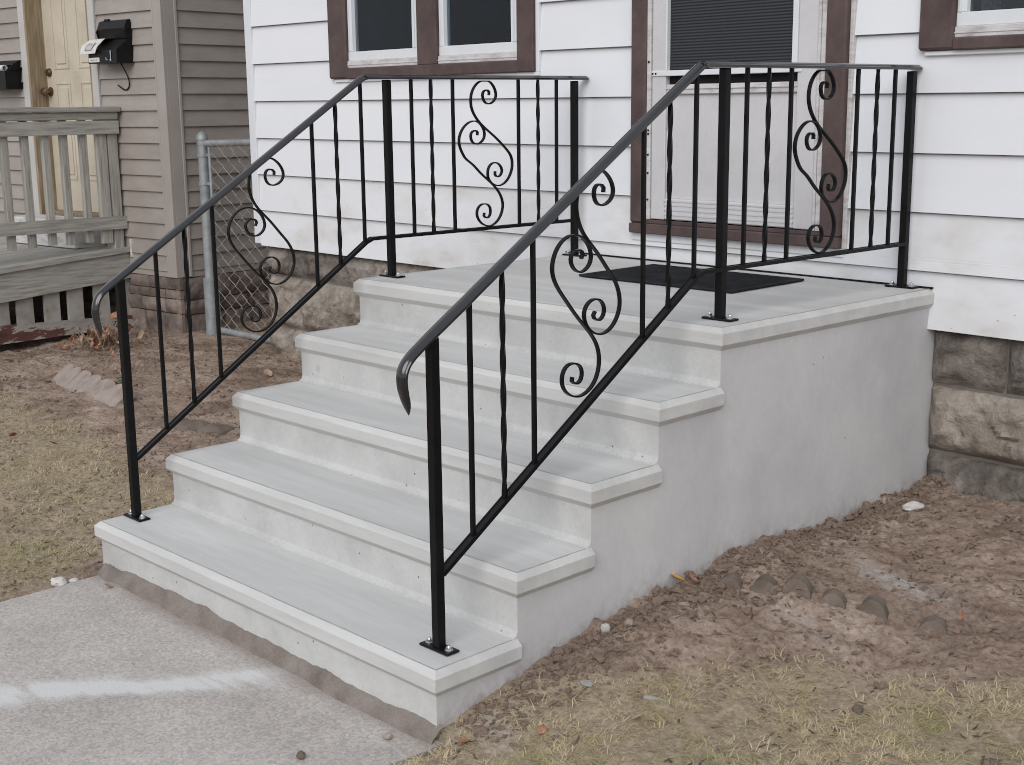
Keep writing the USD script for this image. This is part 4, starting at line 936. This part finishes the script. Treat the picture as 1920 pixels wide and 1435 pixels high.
pv = [(-0.135, -0.1195, 0.128), (-0.055, -0.1195, 0.128), (-0.06, -0.1385, 0.112), (-0.145, -0.1385, 0.112), (-0.155, -0.1475, 0.082), (-0.085, -0.1475, 0.082)]
part(flyer, 'printed_picture', trimesh.Trimesh(np.array(pv) + [0, -0.0035, 0.001], [[0, 2, 1], [0, 3, 2], [3, 4, 5], [3, 5, 2]], process=False), paper_ink)

mb2 = thing('mailbox', 'black metal mailbox holding a rolled paper, left of the cream door above the deck', 'mailbox', loc_n(-1.80, -0.0135, 1.705), NEIGH_ROT)
part(mb2, 'box', [prism_x([(-0.125, 0.0), (-0.123, 0.125), (0, 0.125), (0, 0.0)], -0.17, 0.165)], black_metal)
part(mb2, 'lid', [prism_x([(-0.060, 0.17), (-0.010, 0.197), (0, 0.197), (0, 0.190), (-0.012, 0.188), (-0.062, 0.164)], -0.17, 0.17), prism_x([(0, 0.126), (-0.118, 0.126), (-0.055, 0.168), (0, 0.190)], 0.160, 0.168), bx(-0.16, 0.16, -0.02, -0.002, 0.126, 0.186)], black_metal)
pl2 = part(mb2, 'number_plate', bx(0.020, 0.058, -0.1275, -0.1245, 0.028, 0.105, 0.001), pebble_g)
part(pl2, 'lettering', [bx(0.030, 0.048, -0.129, -0.127, 0.084, 0.090), bx(0.036, 0.042, -0.129, -0.127, 0.066, 0.080), bx(0.030, 0.048, -0.129, -0.127, 0.052, 0.058), bx(0.034, 0.046, -0.129, -0.127, 0.038, 0.046)], paper, kind='stuff')
roll = trimesh.creation.annulus(0.016, 0.023, 0.24, sections=20)
roll.apply_transform(trimesh.transformations.rotation_matrix(math.pi / 2, (0, 1, 0)))
solo_x = thing('rolled_newspaper', 'rolled pale newspaper lying in the open top of the left mailbox', 'newspaper', loc_n(-1.82, -0.0135 - 0.085, 1.705 + 0.142), NEIGH_ROT)
part(solo_x, 'roll', roll, paper, smooth=35)

# ---------------------------------------------------------------- neighbour's wooden deck
deck = thing('wooden_deck', 'weathered grey wooden deck with railing and slatted skirt beside the tan house', 'deck', NEIGH0, NEIGH_ROT)
T0 = -0.509


def fz_(r):
    return 0.668 + 0.055 * r


def tilt_board(x0, x1, r0, r1, f0, f1, c=0.002):
    """A board along r whose underside follows f0(r) and its top f1(r)."""
    m = bx(x0, x1, r0, r1, 0, 1, 0)
    m = bx(x0, x1, r0, r1, 0.0, 1.0)
    v = np.array(m.vertices)
    lo = v[:, 2] < 0.5
    v[:, 2] = np.where(lo, f0(v[:, 1]), f1(v[:, 1]))
    return trimesh.Trimesh(v, m.faces, process=False)


R0, R1 = -1.75, -0.022
part(deck, 'cap_rail', [warp_noise(bx(T0 - 0.085, T0 + 0.045, R0, R1 + 0.0, 1.543, 1.576, 0.004), 0.004, 4, 3, 0.12)], wood_y)
part(deck, 'cap_rail', [warp_noise(bx(T0 - 0.055, T0 + 0.026, R0, R1 - 0.012, 1.494, 1.541, 0.004), 0.003, 5, 4, 0.12)], wood_y)
part(deck, 'top_rail', [warp_noise(bx(T0 - 0.003, T0 + 0.020, R0, R1 - 0.004, 1.402, 1.4875, 0.003), 0.003, 5, 6, 0.12)], wood_y)
part(deck, 'bottom_rail', [warp_noise(tilt_board(T0 - 0.003, T0 + 0.020, R0, R1 + 0.006, lambda r: 0.788 - 0.02 * r, lambda r: 0.870 - 0.02 * r).subdivide_to_size(0.3), 0.003, 5, 7)], wood_y)
for i, c in enumerate((-0.822, -0.683, -0.543, -0.414, -0.277, -0.962, -1.10, -1.24, -1.38, -1.52, -1.66)):
    part(deck, 'baluster', [warp_noise(bx(T0 - 0.041, T0 - 0.0035, c - 0.024, c + 0.021, 0.712 + 0.004 * (i % 3), 1.4935, 0.002), 0.003, 6, 20 + i)], wood_z)
part(deck, 'post', [warp_noise(bx(T0 - 0.095, T0 - 0.004, -0.102, -0.030, 0.655, 1.493, 0.003), 0.003, 6, 41, 0.2)], wood_z)
part(deck, 'post', [warp_noise(bx(T0 - 0.040, T0 - 0.0035, -0.185, -0.112, 0.700, 1.493, 0.003), 0.003, 6, 42, 0.2)], wood_z)
for i in range(13):
    x1 = T0 + 0.030 - 0.145 * i
    part(deck, 'deck_board', [warp_noise(tilt_board(x1 - 0.140, x1, R0, 0.0 if i else 0.004, lambda r: fz_(r) - 0.032, fz_).subdivide_to_size(0.25), 0.003, 6, 50 + i)], wood_y, smooth=20)
part(deck, 'fascia_board', [warp_noise(tilt_board(T0 - 0.02, T0 + 0.012, R0, -0.012, lambda r: 0.462 + 0.062 * r, lambda r: fz_(r) - 0.034).subdivide_to_size(0.3), 0.003, 5, 71)], wood_y)
for i, (a, b) in enumerate(((-0.990, -0.878), (-0.828, -0.713), (-0.639, -0.527), (-0.471, -0.359), (-0.281, -0.165), (-0.072, 0.000), (-1.16, -1.05), (-1.33, -1.22), (-1.50, -1.39))):
    sl = warp_noise(bx(T0 - 0.040, T0 - 0.021, a, b, 0.15, 0.55, 0.002), 0.004, 7, 80 + i, 0.1)
    part(deck, 'skirt_slat', sl, skirt_m)
part(deck, 'skirt_board', [warp_noise(tilt_board(T0 - 0.019, T0 + 0.012, R0, 0.052, lambda r: 0.135 - 0.013 * r, lambda r: 0.208 - 0.055 * r).subdivide_to_size(0.15), 0.006, 8, 95)], peel, label='lowest skirt board with grey paint peeling off maroon wood')
part(deck, 'end_skirt', [bx(T0 - 2.0, T0 - 0.045, R0 + 0.01, R0 + 0.03, 0.02, 0.56)], skirt_m)  # unseen panels added to keep light out from under the deck
part(deck, 'end_skirt', [bx(T0 - 2.03, T0 - 2.001, R0 + 0.01, -0.03, 0.02, 0.56)], skirt_m)
part(deck, 'joist_header', [bx(T0 - 1.9, T0 - 0.045, -0.10, -0.06, 0.48, 0.63), bx(T0 - 1.9, T0 - 0.045, -1.0, -0.96, 0.43, 0.58)], wood_y)
part(deck, 'door_step', [bx(-1.56, -0.74, -0.26, -0.03, 0.66, 0.84, 0.004)], old_white, label='pale step under the cream door')
hose_p = np.array([(T0 + 0.02, -0.22, 0.672), (T0 + 0.045, -0.10, 0.667), (T0 + 0.05, -0.03, 0.690), (T0 + 0.055, 0.0 - 0.02, 0.735)])
part(deck, 'bracket', [bx(T0 + 0.032, T0 + 0.050, -0.02, 0.006, 0.60, 0.72, 0.003)], old_white)

# ---------------------------------------------------------------- chain link gate
gpx, gpy = -5.034, 0.164
fp = thing('fence_post', 'grey galvanised fence post with dome cap by the tan house corner', 'post', (gpx, gpy, 0), NEIGH_ROT)
part(fp, 'pipe', tube([(0, 0, 0.1), (0, 0, 0.7), (0.0, 0, 1.335)], 0.031, 20), galv, smooth=40)
part(fp, 'cap', trimesh.creation.revolve(np.array([(0.0, 1.418), (0.018, 1.413), (0.033, 1.395), (0.0375, 1.375), (0.0375, 1.365), (0.0345, 1.362), (0.0345, 1.335), (0.0312, 1.333)]), sections=24), galv, smooth=40)
part(fp, 'sleeve', tube([(0.004, -0.006, 0.11), (0.004, -0.006, 0.50)], 0.041, 20), white_trim if False else galv, smooth=40)
for zb_ in (1.262, 1.085):
    part(fp, 'band', [tube([(0, 0, zb_), (0, 0, zb_ + 0.020)], 0.036, 18), bx(0.03, 0.080, -0.006, 0.006, zb_, zb_ + 0.020, 0.002)], galv, smooth=30)
gate = thing('chain_link_gate', 'rusty chain link gate closing the gap between the tan and white houses', 'gate', (gpx, gpy, 0), NEIGH_ROT)
gl, grr, gb, gt = 0.085, 0.92, 0.165, 1.343
part(gate, 'top_rail', tube([(0.035, 0, gt), (0.5, 0, gt + 0.012), (grr, 0, gt + 0.022)], 0.021, 14), galv, smooth=40)
part(gate, 'bottom_rail', tube([(gl, 0, gb + 0.004), (0.5, 0, gb - 0.01), (grr, 0, gb - 0.02)], 0.021, 14), galv, smooth=40)
part(gate, 'side_rail', tube([(gl - 0.012, 0, gb), (gl - 0.02, 0, gt - 0.02)], 0.010, 10), galv, smooth=40)
part(gate, 'side_rail', tube([(grr, 0, gb - 0.02), (grr, 0, gt + 0.02)], 0.021, 12), galv, smooth=40)
wires = []
rng = np.random.default_rng(5)
cell = 0.054
for i in range(16):
    xc = gl + 0.002 + cell * (i + 0.5)
    zz = np.arange(gb + 0.0, gt + 0.005, cell * 0.80)
    sg = np.where(np.arange(len(zz)) % 2 == 0, -1, 1) * (1 if i % 2 == 0 else -1)
    pts = []
    for j, z in enumerate(zz):
        xj = xc + sg[j] * cell * 0.53 * (1 if i % 2 == 0 else 1) + 0.004 * rng.normal()
        pts.append((min(max(xj, gl - 0.012), grr), 0.003 * sg[j], z + 0.003 * rng.normal()))
    wires.append(tube(np.array(pts), 0.0023, 5))
ties = []
for i in range(12):
    xx = 0.10 + i * 0.066
    th = np.linspace(0, 5.5, 14)
    ties.append(tube(np.stack([xx + 0.012 * th / 5.5 + 0 * th, 0.0235 * np.cos(th), gt + 0.012 * xx * 2 + 0.0235 * np.sin(th)], 1), 0.0016, 4))
part(gate, 'chain_link_mesh', wires, wire_m)
part(gate, 'tie_wire', ties, wire_m, kind='stuff')

# ---------------------------------------------------------------- garden edging
lefte = [(-4.62, -1.13), (-4.40, -1.15), (-4.10, -1.185), (-3.75, -1.20)]


def scallop_run(name, pts, n_scal, w, h, lab, dz=0.0, embed=0.05, fade=0.0):
    """A run of concrete edging, its top cut in round scallops."""
    pts = np.array(pts)
    sl = np.concatenate([[0], np.cumsum(np.linalg.norm(np.diff(pts, axis=0), axis=1))])
    n = n_scal * 10 + 1
    s = np.linspace(0, sl[-1], n)
    X, Y = np.interp(s, sl, pts[:, 0]), np.interp(s, sl, pts[:, 1])
    zg = ground_base(X, Y)
    ph = (np.arange(n) % 10) / 10.0
    top = zg + dz + h * (0.55 + 0.45 * np.sqrt(np.clip(1 - (2 * ph - 1) ** 2, 0, 1))) - fade * np.arange(n) / n
    t = np.gradient(np.stack([X, Y], 1), axis=0)
    t /= np.linalg.norm(t, axis=1, keepdims=True)
    nr = np.stack([-t[:, 1], t[:, 0]], 1)
    rows = []
    for o, zz in ((-w * 0.6, zg - embed), (-w * 0.42, zg + 0.3 * (top - zg)), (-w * 0.1, top - 0.006), (0.15 * w, top), (w * 0.45, top - 0.006), (w * 0.5, zg - embed)):
        rows.append(np.stack([X + nr[:, 0] * o, Y + nr[:, 1] * o, zz], 1))
    v = np.stack(rows, 1).reshape(-1, 3)
    return _loft(v, n, 6)


def leaning_plate(p, q, n_scal, length, lean, thick, seed, org):
    p, q = np.array(p, float), np.array(q, float)
    wd = float(np.linalg.norm(q - p))
    top_ = []
    for i in range(n_scal):
        for t in np.linspace(0, np.pi, 9)[:-1]:
            top_.append((wd * (i + 0.5 - 0.5 * math.cos(t)) / n_scal, length * (0.80 + 0.20 * math.sin(t))))
    top_.append((wd, length * 0.80))
    m = trimesh.creation.extrude_polygon(Polygon([(0, -0.06)] + [(wd, -0.06)] + top_[::-1]), thick, engine='earcut').subdivide_to_size(0.04)
    v = np.array(m.vertices)
    v += 0.004 * (np.stack([meshkit.fbm(v * 22 + 5 * k + seed, 2, seed + k) for k in range(3)], 1) - 0.5)
    ux = np.append((q - p) / wd, 0)
    back = np.array([-ux[1], ux[0], 0])
    up = math.sin(lean) * np.array([0, 0, 1]) + math.cos(lean) * back
    nrm = np.cross(ux, up)
    w0 = np.append(p, float(ground_base(*p)) + 0.004)
    out = w0 + v[:, :1] * ux + v[:, 1:2] * up - v[:, 2:3] * nrm
    m = trimesh.Trimesh(out - org, m.faces, process=False)
    if m.volume < 0:
        m.invert()
    return m


e1 = thing('garden_edging', 'pinkish scalloped concrete garden edging at the border of the left lawn', 'edging', (-4.2, -1.17, 0.08))
for i in range(3):
    a, b = np.array(lefte[i]), np.array(lefte[i + 1])
    part(e1, 'edging_block', leaning_plate(a, b + (a - b) * 0.015, 2, 0.135, math.radians(38), 0.045, 3 + i, np.array([-4.2, -1.17, 0.08])), edging_m, smooth=30)
e2 = thing('garden_edging', 'half-buried end of the pinkish edging beside the left railing', 'edging', (-3.0, -1.14, 0.09))
m = scallop_run('x', [(-3.30, -1.20), (-3.14, -1.18), (-2.84, -1.12)], 3, 0.14, 0.035, '', dz=-0.004)
part(e2, 'edging_block', warp_noise(trimesh.Trimesh(m.vertices - [-3.0, -1.14, 0.09], m.faces, process=False), 0.006, 18, 9), buried_m, smooth=45)
ords = ('first from the wall', 'second', 'third', 'fourth', 'fifth', 'last by the brown leaf')
for i, (x, y) in enumerate(((0.10, -1.245), (0.195, -1.205), (0.285, -1.17), (0.382, -1.135), (0.488, -1.095), (0.64, -1.03))):
    ang = 0.40
    hgt = (0.032, 0.030, 0.028, 0.032, 0.034, 0.022)[i]
    th = np.linspace(0, np.pi, 12)
    rx = 0.043
    out = [(math.cos(t) * rx, math.sin(t) * (hgt + 0.030) - 0.03) for t in th] + [(-rx, -0.08), (rx, -0.08)]
    m = trimesh.creation.extrude_polygon(Polygon(out), 0.045, engine='earcut')
    v = np.array(m.vertices)
    c, s = math.cos(ang), math.sin(ang)
    lx, ly, lz = v[:, 0], v[:, 2] - 0.022 + 0.30 * v[:, 1], v[:, 1]
    m = trimesh.Trimesh(np.stack([c * lx - s * ly, s * lx + c * ly, lz], 1), m.faces, process=False)
    m = warp_noise(m, 0.002, 30, 200 + i, 0.015)
    t = thing('edging_block', f'round edging block half buried right of the porch, {ords[i]}', 'edging', (x, y, float(ground_z(x, y)) + 0.004), 0, 'buried edging blocks right of the porch')
    part(t, 'block', m, buried_m, smooth=40)

# ---------------------------------------------------------------- dry plants and weeds
def tubes_from(base, tip, r0, sag=0.0, sides=5, n=5):
    s = np.linspace(0, 1, n)[:, None]
    p = base + (tip - base) * s
    p[:, 2] -= sag * (s[:, 0] ** 2)
    return tube(p, np.linspace(r0, r0 * 0.55, n), sides)


def curl_leaf(rng, L, wd, curl):
    """A curled leaf of two rows of faces."""
    n = 6
    s = np.linspace(0, 1, n)
    wdt = wd * np.sin(np.pi * np.clip(s * 0.94 + 0.03, 0, 1)) ** 0.7
    th = curl * s
    y = L * np.where(curl == 0, s, np.sin(th) / max(curl, 1e-6))
    z = L * (1 - np.cos(th)) / max(curl, 1e-6)
    v, f = [], []
    for i in range(n):
        v += [(-wdt[i], y[i], z[i] + 0.35 * wdt[i]), (0, y[i], z[i]), (wdt[i], y[i], z[i] + 0.35 * wdt[i])]
    for i in range(n - 1):
        o = 3 * i
        f += [[o, o + 1, o + 4], [o, o + 4, o + 3], [o + 1, o + 2, o + 5], [o + 1, o + 5, o + 4]]
    return np.array(v), np.array(f)


def rot3(rng, tilt):
    a, b, c = rng.uniform(0, 2 * np.pi), rng.normal() * tilt, rng.normal() * tilt
    return trimesh.transformations.euler_matrix(b, c, a)[:3, :3]


def thicken(v, f, t=0.0006):
    return trimesh.Trimesh(np.vstack([v, v - [0, 0, t]]), np.vstack([f, f[:, ::-1] + len(v)]), process=False)


def dead_clump(name, label, cx, cy, n_stem, n_leaf, hs, rad, seed, cat='plant'):
    rng = np.random.default_rng(seed)
    z = float(ground_z(cx, cy))
    t = thing(name, label, cat, (cx, cy, z))
    for i in range(n_stem):
        a = rng.uniform(0, 2 * np.pi)
        b = np.array([rng.normal() * rad * 0.5, rng.normal() * rad * 0.45, -0.01])
        L = hs * rng.uniform(0.45, 1.0)
        tip = b + L * np.array([0.55 * math.cos(a), 0.55 * math.sin(a), rng.uniform(0.5, 1.0)])
        part(t, 'stem', tubes_from(b, tip, rng.uniform(0.0028, 0.0048)), stem_m, smooth=True)
    for i in range(n_leaf):
        L = rng.uniform(0.03, 0.075)
        v, f = curl_leaf(rng, L, L * rng.uniform(0.12, 0.26), rng.uniform(0.6, 3.0))
        v = v @ rot3(rng, 0.6).T + [rng.normal() * rad * 0.6, rng.normal() * rad * 0.55, abs(rng.normal()) * 0.05 + 0.008]
        part(t, 'dry_leaf', thicken(v, f), leaf_o if rng.random() < 0.72 else leaf_p, smooth=True)


dead_clump('dead_perennial', 'clump of dead stalks and curled orange leaves before the deck skirt', -5.30, -0.46, 34, 170, 0.24, 0.17, 1)
dead_clump('dead_perennial', 'small low tuft of reddish dry stalks in the bed behind the scalloped edging', -4.42, -0.78, 10, 16, 0.12, 0.08, 2)
dead_clump('dead_perennial', 'few dry stalks standing against the dark foundation behind the chain link gate', -4.75, 0.55, 9, 3, 0.38, 0.15, 3)


def weed(label, cx, cy, n, L, seed):
    rng = np.random.default_rng(seed)
    t = thing('green_weed', label, 'weed', (cx, cy, float(ground_z(cx, cy))))
    for i in range(n):
        l = L * rng.uniform(0.5, 1.1)
        v, f = curl_leaf(rng, l, l * 0.26, rng.uniform(0.2, 0.9))
        v = v @ rot3(rng, 0.35).T + [rng.normal() * 0.02, rng.normal() * 0.02, rng.uniform(0.004, 0.035)]
        part(t, 'leaf', thicken(v, f), leaf_g, smooth=True)


weed('small green weed beside the third step, in the soil left of the porch', -2.98, -0.80, 16, 0.06, 4)
weed('low green sprig in the bed just behind the scalloped edging', -4.22, -0.92, 8, 0.04, 5)

# ---------------------------------------------------------------- fallen leaves and stone chips
LEAFS = [('bright yellow leaf lying against the right wall of the porch', 0.022, -1.362, leaf_y, 0.044, 0.9), ('crumpled orange leaf next to the yellow one by the porch wall', 0.045, -1.330, leaf_o, 0.034, 1.1), ('tan leaf lying among the buried edging blocks', 0.165, -1.262, leaf_p, 0.032, 0.8),
         ('orange-brown leaf standing upright at the last edging block on the right', 0.69, -0.985, leaf_o, 0.040, 1.6), ('peach coloured leaf in the grass near the lowest step', 0.352, -1.98, leaf_p, 0.032, 0.6), ('brown leaf at the bottom edge of the photo, right of the walkway', 0.216, -2.171, leaf_o, 0.030, 0.7),
         ('orange leaf on the soil in front of the porch corner, at the walkway', 0.078, -2.315, leaf_o, 0.034, 0.6), ('pale yellowish leaf at the left end of the lowest step', -1.588, -2.352, leaf_p, 0.030, 0.7), ('orange leaf in the left lawn, right one of a pair', -3.363, -1.696, leaf_o, 0.040, 0.6), ('orange leaf in the left lawn, nearer the left edge of the photo', -3.70, -1.74, leaf_o, 0.042, 0.6),
         ('orange leaf on the bare soil before the deck, at the left edge of the photo', -5.30, -1.04, leaf_o, 0.05, 0.7), ('tan curled leaf on the soil between left railing and chain link gate', -3.62, -0.35, leaf_p, 0.06, 0.8)]
for i, (lab, x, y, mt, L, cu) in enumerate(LEAFS):
    rng = np.random.default_rng(60 + i)
    v, f = curl_leaf(rng, L, L * 0.42, cu)
    v = v @ rot3(rng, 0.25 if i != 3 else 0.9).T
    v[:, 2] -= v[:, 2].min()
    zz = 0.004 if abs(y + 2.352) < 0.01 else float(ground_z(x, y)) + (0.024 if i < 2 else 0.010)
    t = thing('fallen_leaf', lab, 'leaf', (x, y, zz), 0, 'fallen leaves around the porch')
    part(t, 'blade', thicken(v, f), mt, smooth=True)
CHIPS = [('white stone chip at the left edge of the walkway', -1.762, -2.46, pebble_w, (0.030, 0.022, 0.016), 'stone'), ('small white chip beside the larger one at the walkway edge', -1.755, -2.41, pebble_w, (0.016, 0.014, 0.009), 'stone'), ('white triangular chip in the soil against the right wall of the steps', 0.045, -1.735, pebble_w, (0.014, 0.010, 0.016), 'stone'),
         ('pinkish stone chip beside the white one at the right wall of the steps', 0.075, -1.672, edging_m, (0.018, 0.014, 0.014), 'stone'), ('flat grey slate chip in the soil near the lowest step', 0.166, -1.943, pebble_g, (0.020, 0.013, 0.004), 'stone'), ('long grey splinter in the grass right of the steps', 0.316, -1.87, pebble_g, (0.034, 0.007, 0.005), 'stone'),
         ('grey white curled shard on the soil near the far end of the porch wall', 0.165, -0.30, pebble_w, (0.040, 0.022, 0.016), 'shard'), ('dark stone in the grass right of the steps', 0.72, -1.55, buried_m, (0.014, 0.012, 0.012), 'stone'), ('brown pebble on the walkway near the bottom of the photo', -0.172, -2.60, buried_m, (0.012, 0.010, 0.009), 'pebble'), ('brown crumb at the foot of the mortar bed on the walkway', -0.10, -2.388, edging_m, (0.012, 0.010, 0.009), 'pebble')]
for i, (lab, x, y, mt, sz, cat) in enumerate(CHIPS):
    m = trimesh.creation.icosphere(2, 1.0)
    v = np.array(m.vertices) * (0.75 + 0.6 * (meshkit.noise(m.vertices * 1.7 + i * 3, 80 + i)[:, None]))
    v = np.round(v * 2.2) / 2.2 * 0.4 + v * 0.6
    v = v * sz
    a = 0.7 * i
    R = np.array([[math.cos(a), -math.sin(a), 0], [math.sin(a), math.cos(a), 0], [0, 0, 1]])
    on_walk = -1.73 < x < 0 and y < -2.33
    t = thing('stone_chip' if cat == 'stone' else cat, lab, cat, (x, y, (0.003 if on_walk else float(ground_z(x, y))) + sz[2] * 0.55), 0)
    part(t, 'chip', trimesh.Trimesh(v @ R.T, m.faces, process=False), mt, smooth=35)

# ---------------------------------------------------------------- grass, clods, litter
def blades(P, rng, L, wd, lay):
    n = len(P)
    az = meshkit.fbm(np.stack([P[:, 0], P[:, 1], 0 * P[:, 0]], -1) * 11.0, 2, 66) * 22.0 + rng.normal(0, 0.75, n)
    tl = np.clip(rng.normal(lay, 0.25, n), 0.1, 1.5)
    le = L * rng.uniform(0.45, 1.25, n)
    d = np.stack([np.cos(az) * np.sin(tl), np.sin(az) * np.sin(tl), np.cos(tl)], 1)
    sd = np.stack([-np.sin(az), np.cos(az), 0 * az], 1)
    w = (wd * rng.uniform(0.6, 1.3, n))[:, None]
    bend = np.stack([rng.normal(0, 0.42, n), rng.normal(0, 0.42, n), -rng.uniform(0.0, 0.5, n)], 1)
    m1 = P + d * (0.55 * le)[:, None]
    tip = P + (d + bend * 0.7) * le[:, None]
    tip[:, 2] = np.maximum(tip[:, 2], P[:, 2] + 0.003)
    v = np.stack([P - sd * w, P + sd * w, m1 + sd * w * 0.8, m1 - sd * w * 0.8, tip], 1).reshape(-1, 3)
    o = 5 * np.arange(n)[:, None]
    f = np.concatenate([o + [0, 1, 2], o + [0, 2, 3], o + [3, 2, 4]], 0)
    return v, f


def scatter(rng, n, x0, x1, y0, y1, dens):
    x, y = rng.uniform(x0, x1, n), rng.uniform(y0, y1, n)
    k = rng.random(n) < dens(x, y)
    return x[k], y[k]


def patch(x, y, sc, seed, lo, hi):
    return ss(lo, hi, meshkit.fbm(np.stack([x, y, 0 * x], -1) * sc, 3, seed))


rng = np.random.default_rng(11)
gd = lambda x, y: grass_mask(x, y) * (0.10 + 0.90 * patch(x, y, 6.0, 55, 0.36, 0.58)) * (0.35 + 0.65 * patch(x, y, 2.2, 57, 0.36, 0.52)) * (1 - walk_mask(x + 0.01, y - 0.02))
xs1, ys1 = scatter(rng, 210000, -0.05, 2.3, -3.0, -0.9, gd)
xs2, ys2 = scatter(rng, 230000, -6.2, -1.76, -3.4, -1.2, gd)
xg, yg = np.concatenate([xs1, xs2]), np.concatenate([ys1, ys2])
zg = ground_z(xg, yg)
v, f = blades(np.stack([xg, yg, zg - 0.003], 1), rng, 0.040, 0.0010, 1.36)
solo('lawn_grass', trimesh.Trimesh(v, f, process=False), grass_m, 'thin dormant straw-coloured lawn grass on both sides of the walkway', 'grass', kind='stuff')
# a few green blades, straighter
xs, ys = scatter(rng, 26000, -6, 2.2, -3.2, -0.9, lambda x, y: grass_mask(x, y) * patch(x, y, 2.5, 77, 0.5, 0.7) * 0.5 * (1 - walk_mask(x + 0.01, y - 0.02)))
v, f = blades(np.stack([xs, ys, ground_z(xs, ys) - 0.003], 1), rng, 0.05, 0.0013, 0.8)
solo('green_grass', trimesh.Trimesh(v, f, process=False), green_m, 'scattered blades of living green grass in the dormant lawn', 'grass', kind='stuff')
# litter: bits of dry leaf and stalk lying on soil and lawn
bare = lambda x, y: (1 - walk_mask(x, y)) * (0.12 + 0.88 * patch(x, y, 3.0, 91, 0.42, 0.62)) * np.where((x < 0.02) & (x > -1.8), 0, 1) * (1 - 0.4 * grass_mask(x, y)) * np.where(x > 0, 0.35, 1.0)
xs, ys = scatter(rng, 26000, -6, 1.9, -2.9, 0.25, bare)
v, f = blades(np.stack([xs, ys, ground_z(xs, ys) + 0.002], 1), rng, 0.032, 0.0026, 1.42)
solo('leaf_litter', trimesh.Trimesh(v, f, process=False), litter_m, 'bits of dry leaf and stalk strewn over the bare soil', 'leaf litter', kind='stuff')


# crumbs of soil and grit
def lumps(x, y, r, rng, sink=0.3):
    ico = trimesh.creation.icosphere(1, 1.0)
    bv, bf = np.array(ico.vertices), np.array(ico.faces)
    n = len(x)
    jit = 1 + 0.38 * rng.normal(size=(n, len(bv), 1)).clip(-1.4, 1.4)
    sc = r[:, None, None] * np.stack([rng.uniform(0.7, 1.3, n), rng.uniform(0.7, 1.3, n), rng.uniform(0.5, 0.95, n)], 1)[:, None]
    v = bv[None] * jit * sc
    v += np.stack([x, y, ground_z(x, y) + r * (0.6 - sink)], 1)[:, None]
    f = (bf[None] + (np.arange(n) * len(bv))[:, None, None]).reshape(-1, 3)
    return trimesh.Trimesh(v.reshape(-1, 3), f, process=False)


soil = lambda x, y: (1 - walk_mask(x, y)) * (1 - 0.95 * grass_mask(x, y)) * np.where((x < 0.0) & (x > -1.78), 0, 1) * (0.15 + 0.85 * patch(x, y, 4.0, 93, 0.40, 0.6))
xs, ys = scatter(rng, 7500, 0.0, 1.8, -2.35, 0.2, soil)
xs2, ys2 = scatter(rng, 4500, -6, -1.78, -2.6, 0.25, soil)
# crumbs thrown up against the foot of the right wall
yn = rng.uniform(-2.25, 0.05, 3200)
xn = np.abs(rng.normal(0, 0.10, 3200)) + 0.0
X, Y = np.concatenate([xs, xs2, xn]), np.concatenate([ys, ys2, yn])
yb2 = rng.uniform(-2.0, 0.0, 130)
xb2 = np.abs(rng.normal(0, 0.11, 130)) + 0.004
r = np.exp(rng.normal(math.log(0.0028), 0.62, len(X))).clip(0.001, 0.014)
X, Y, r = np.append(X, xb2), np.append(Y, yb2), np.append(r, rng.uniform(0.008, 0.019, 130))
solo('soil_crumbs', lumps(X, Y, r, rng), clod_m, 'crumbs of brown soil and grit lying on the bare ground', 'soil', kind='stuff')
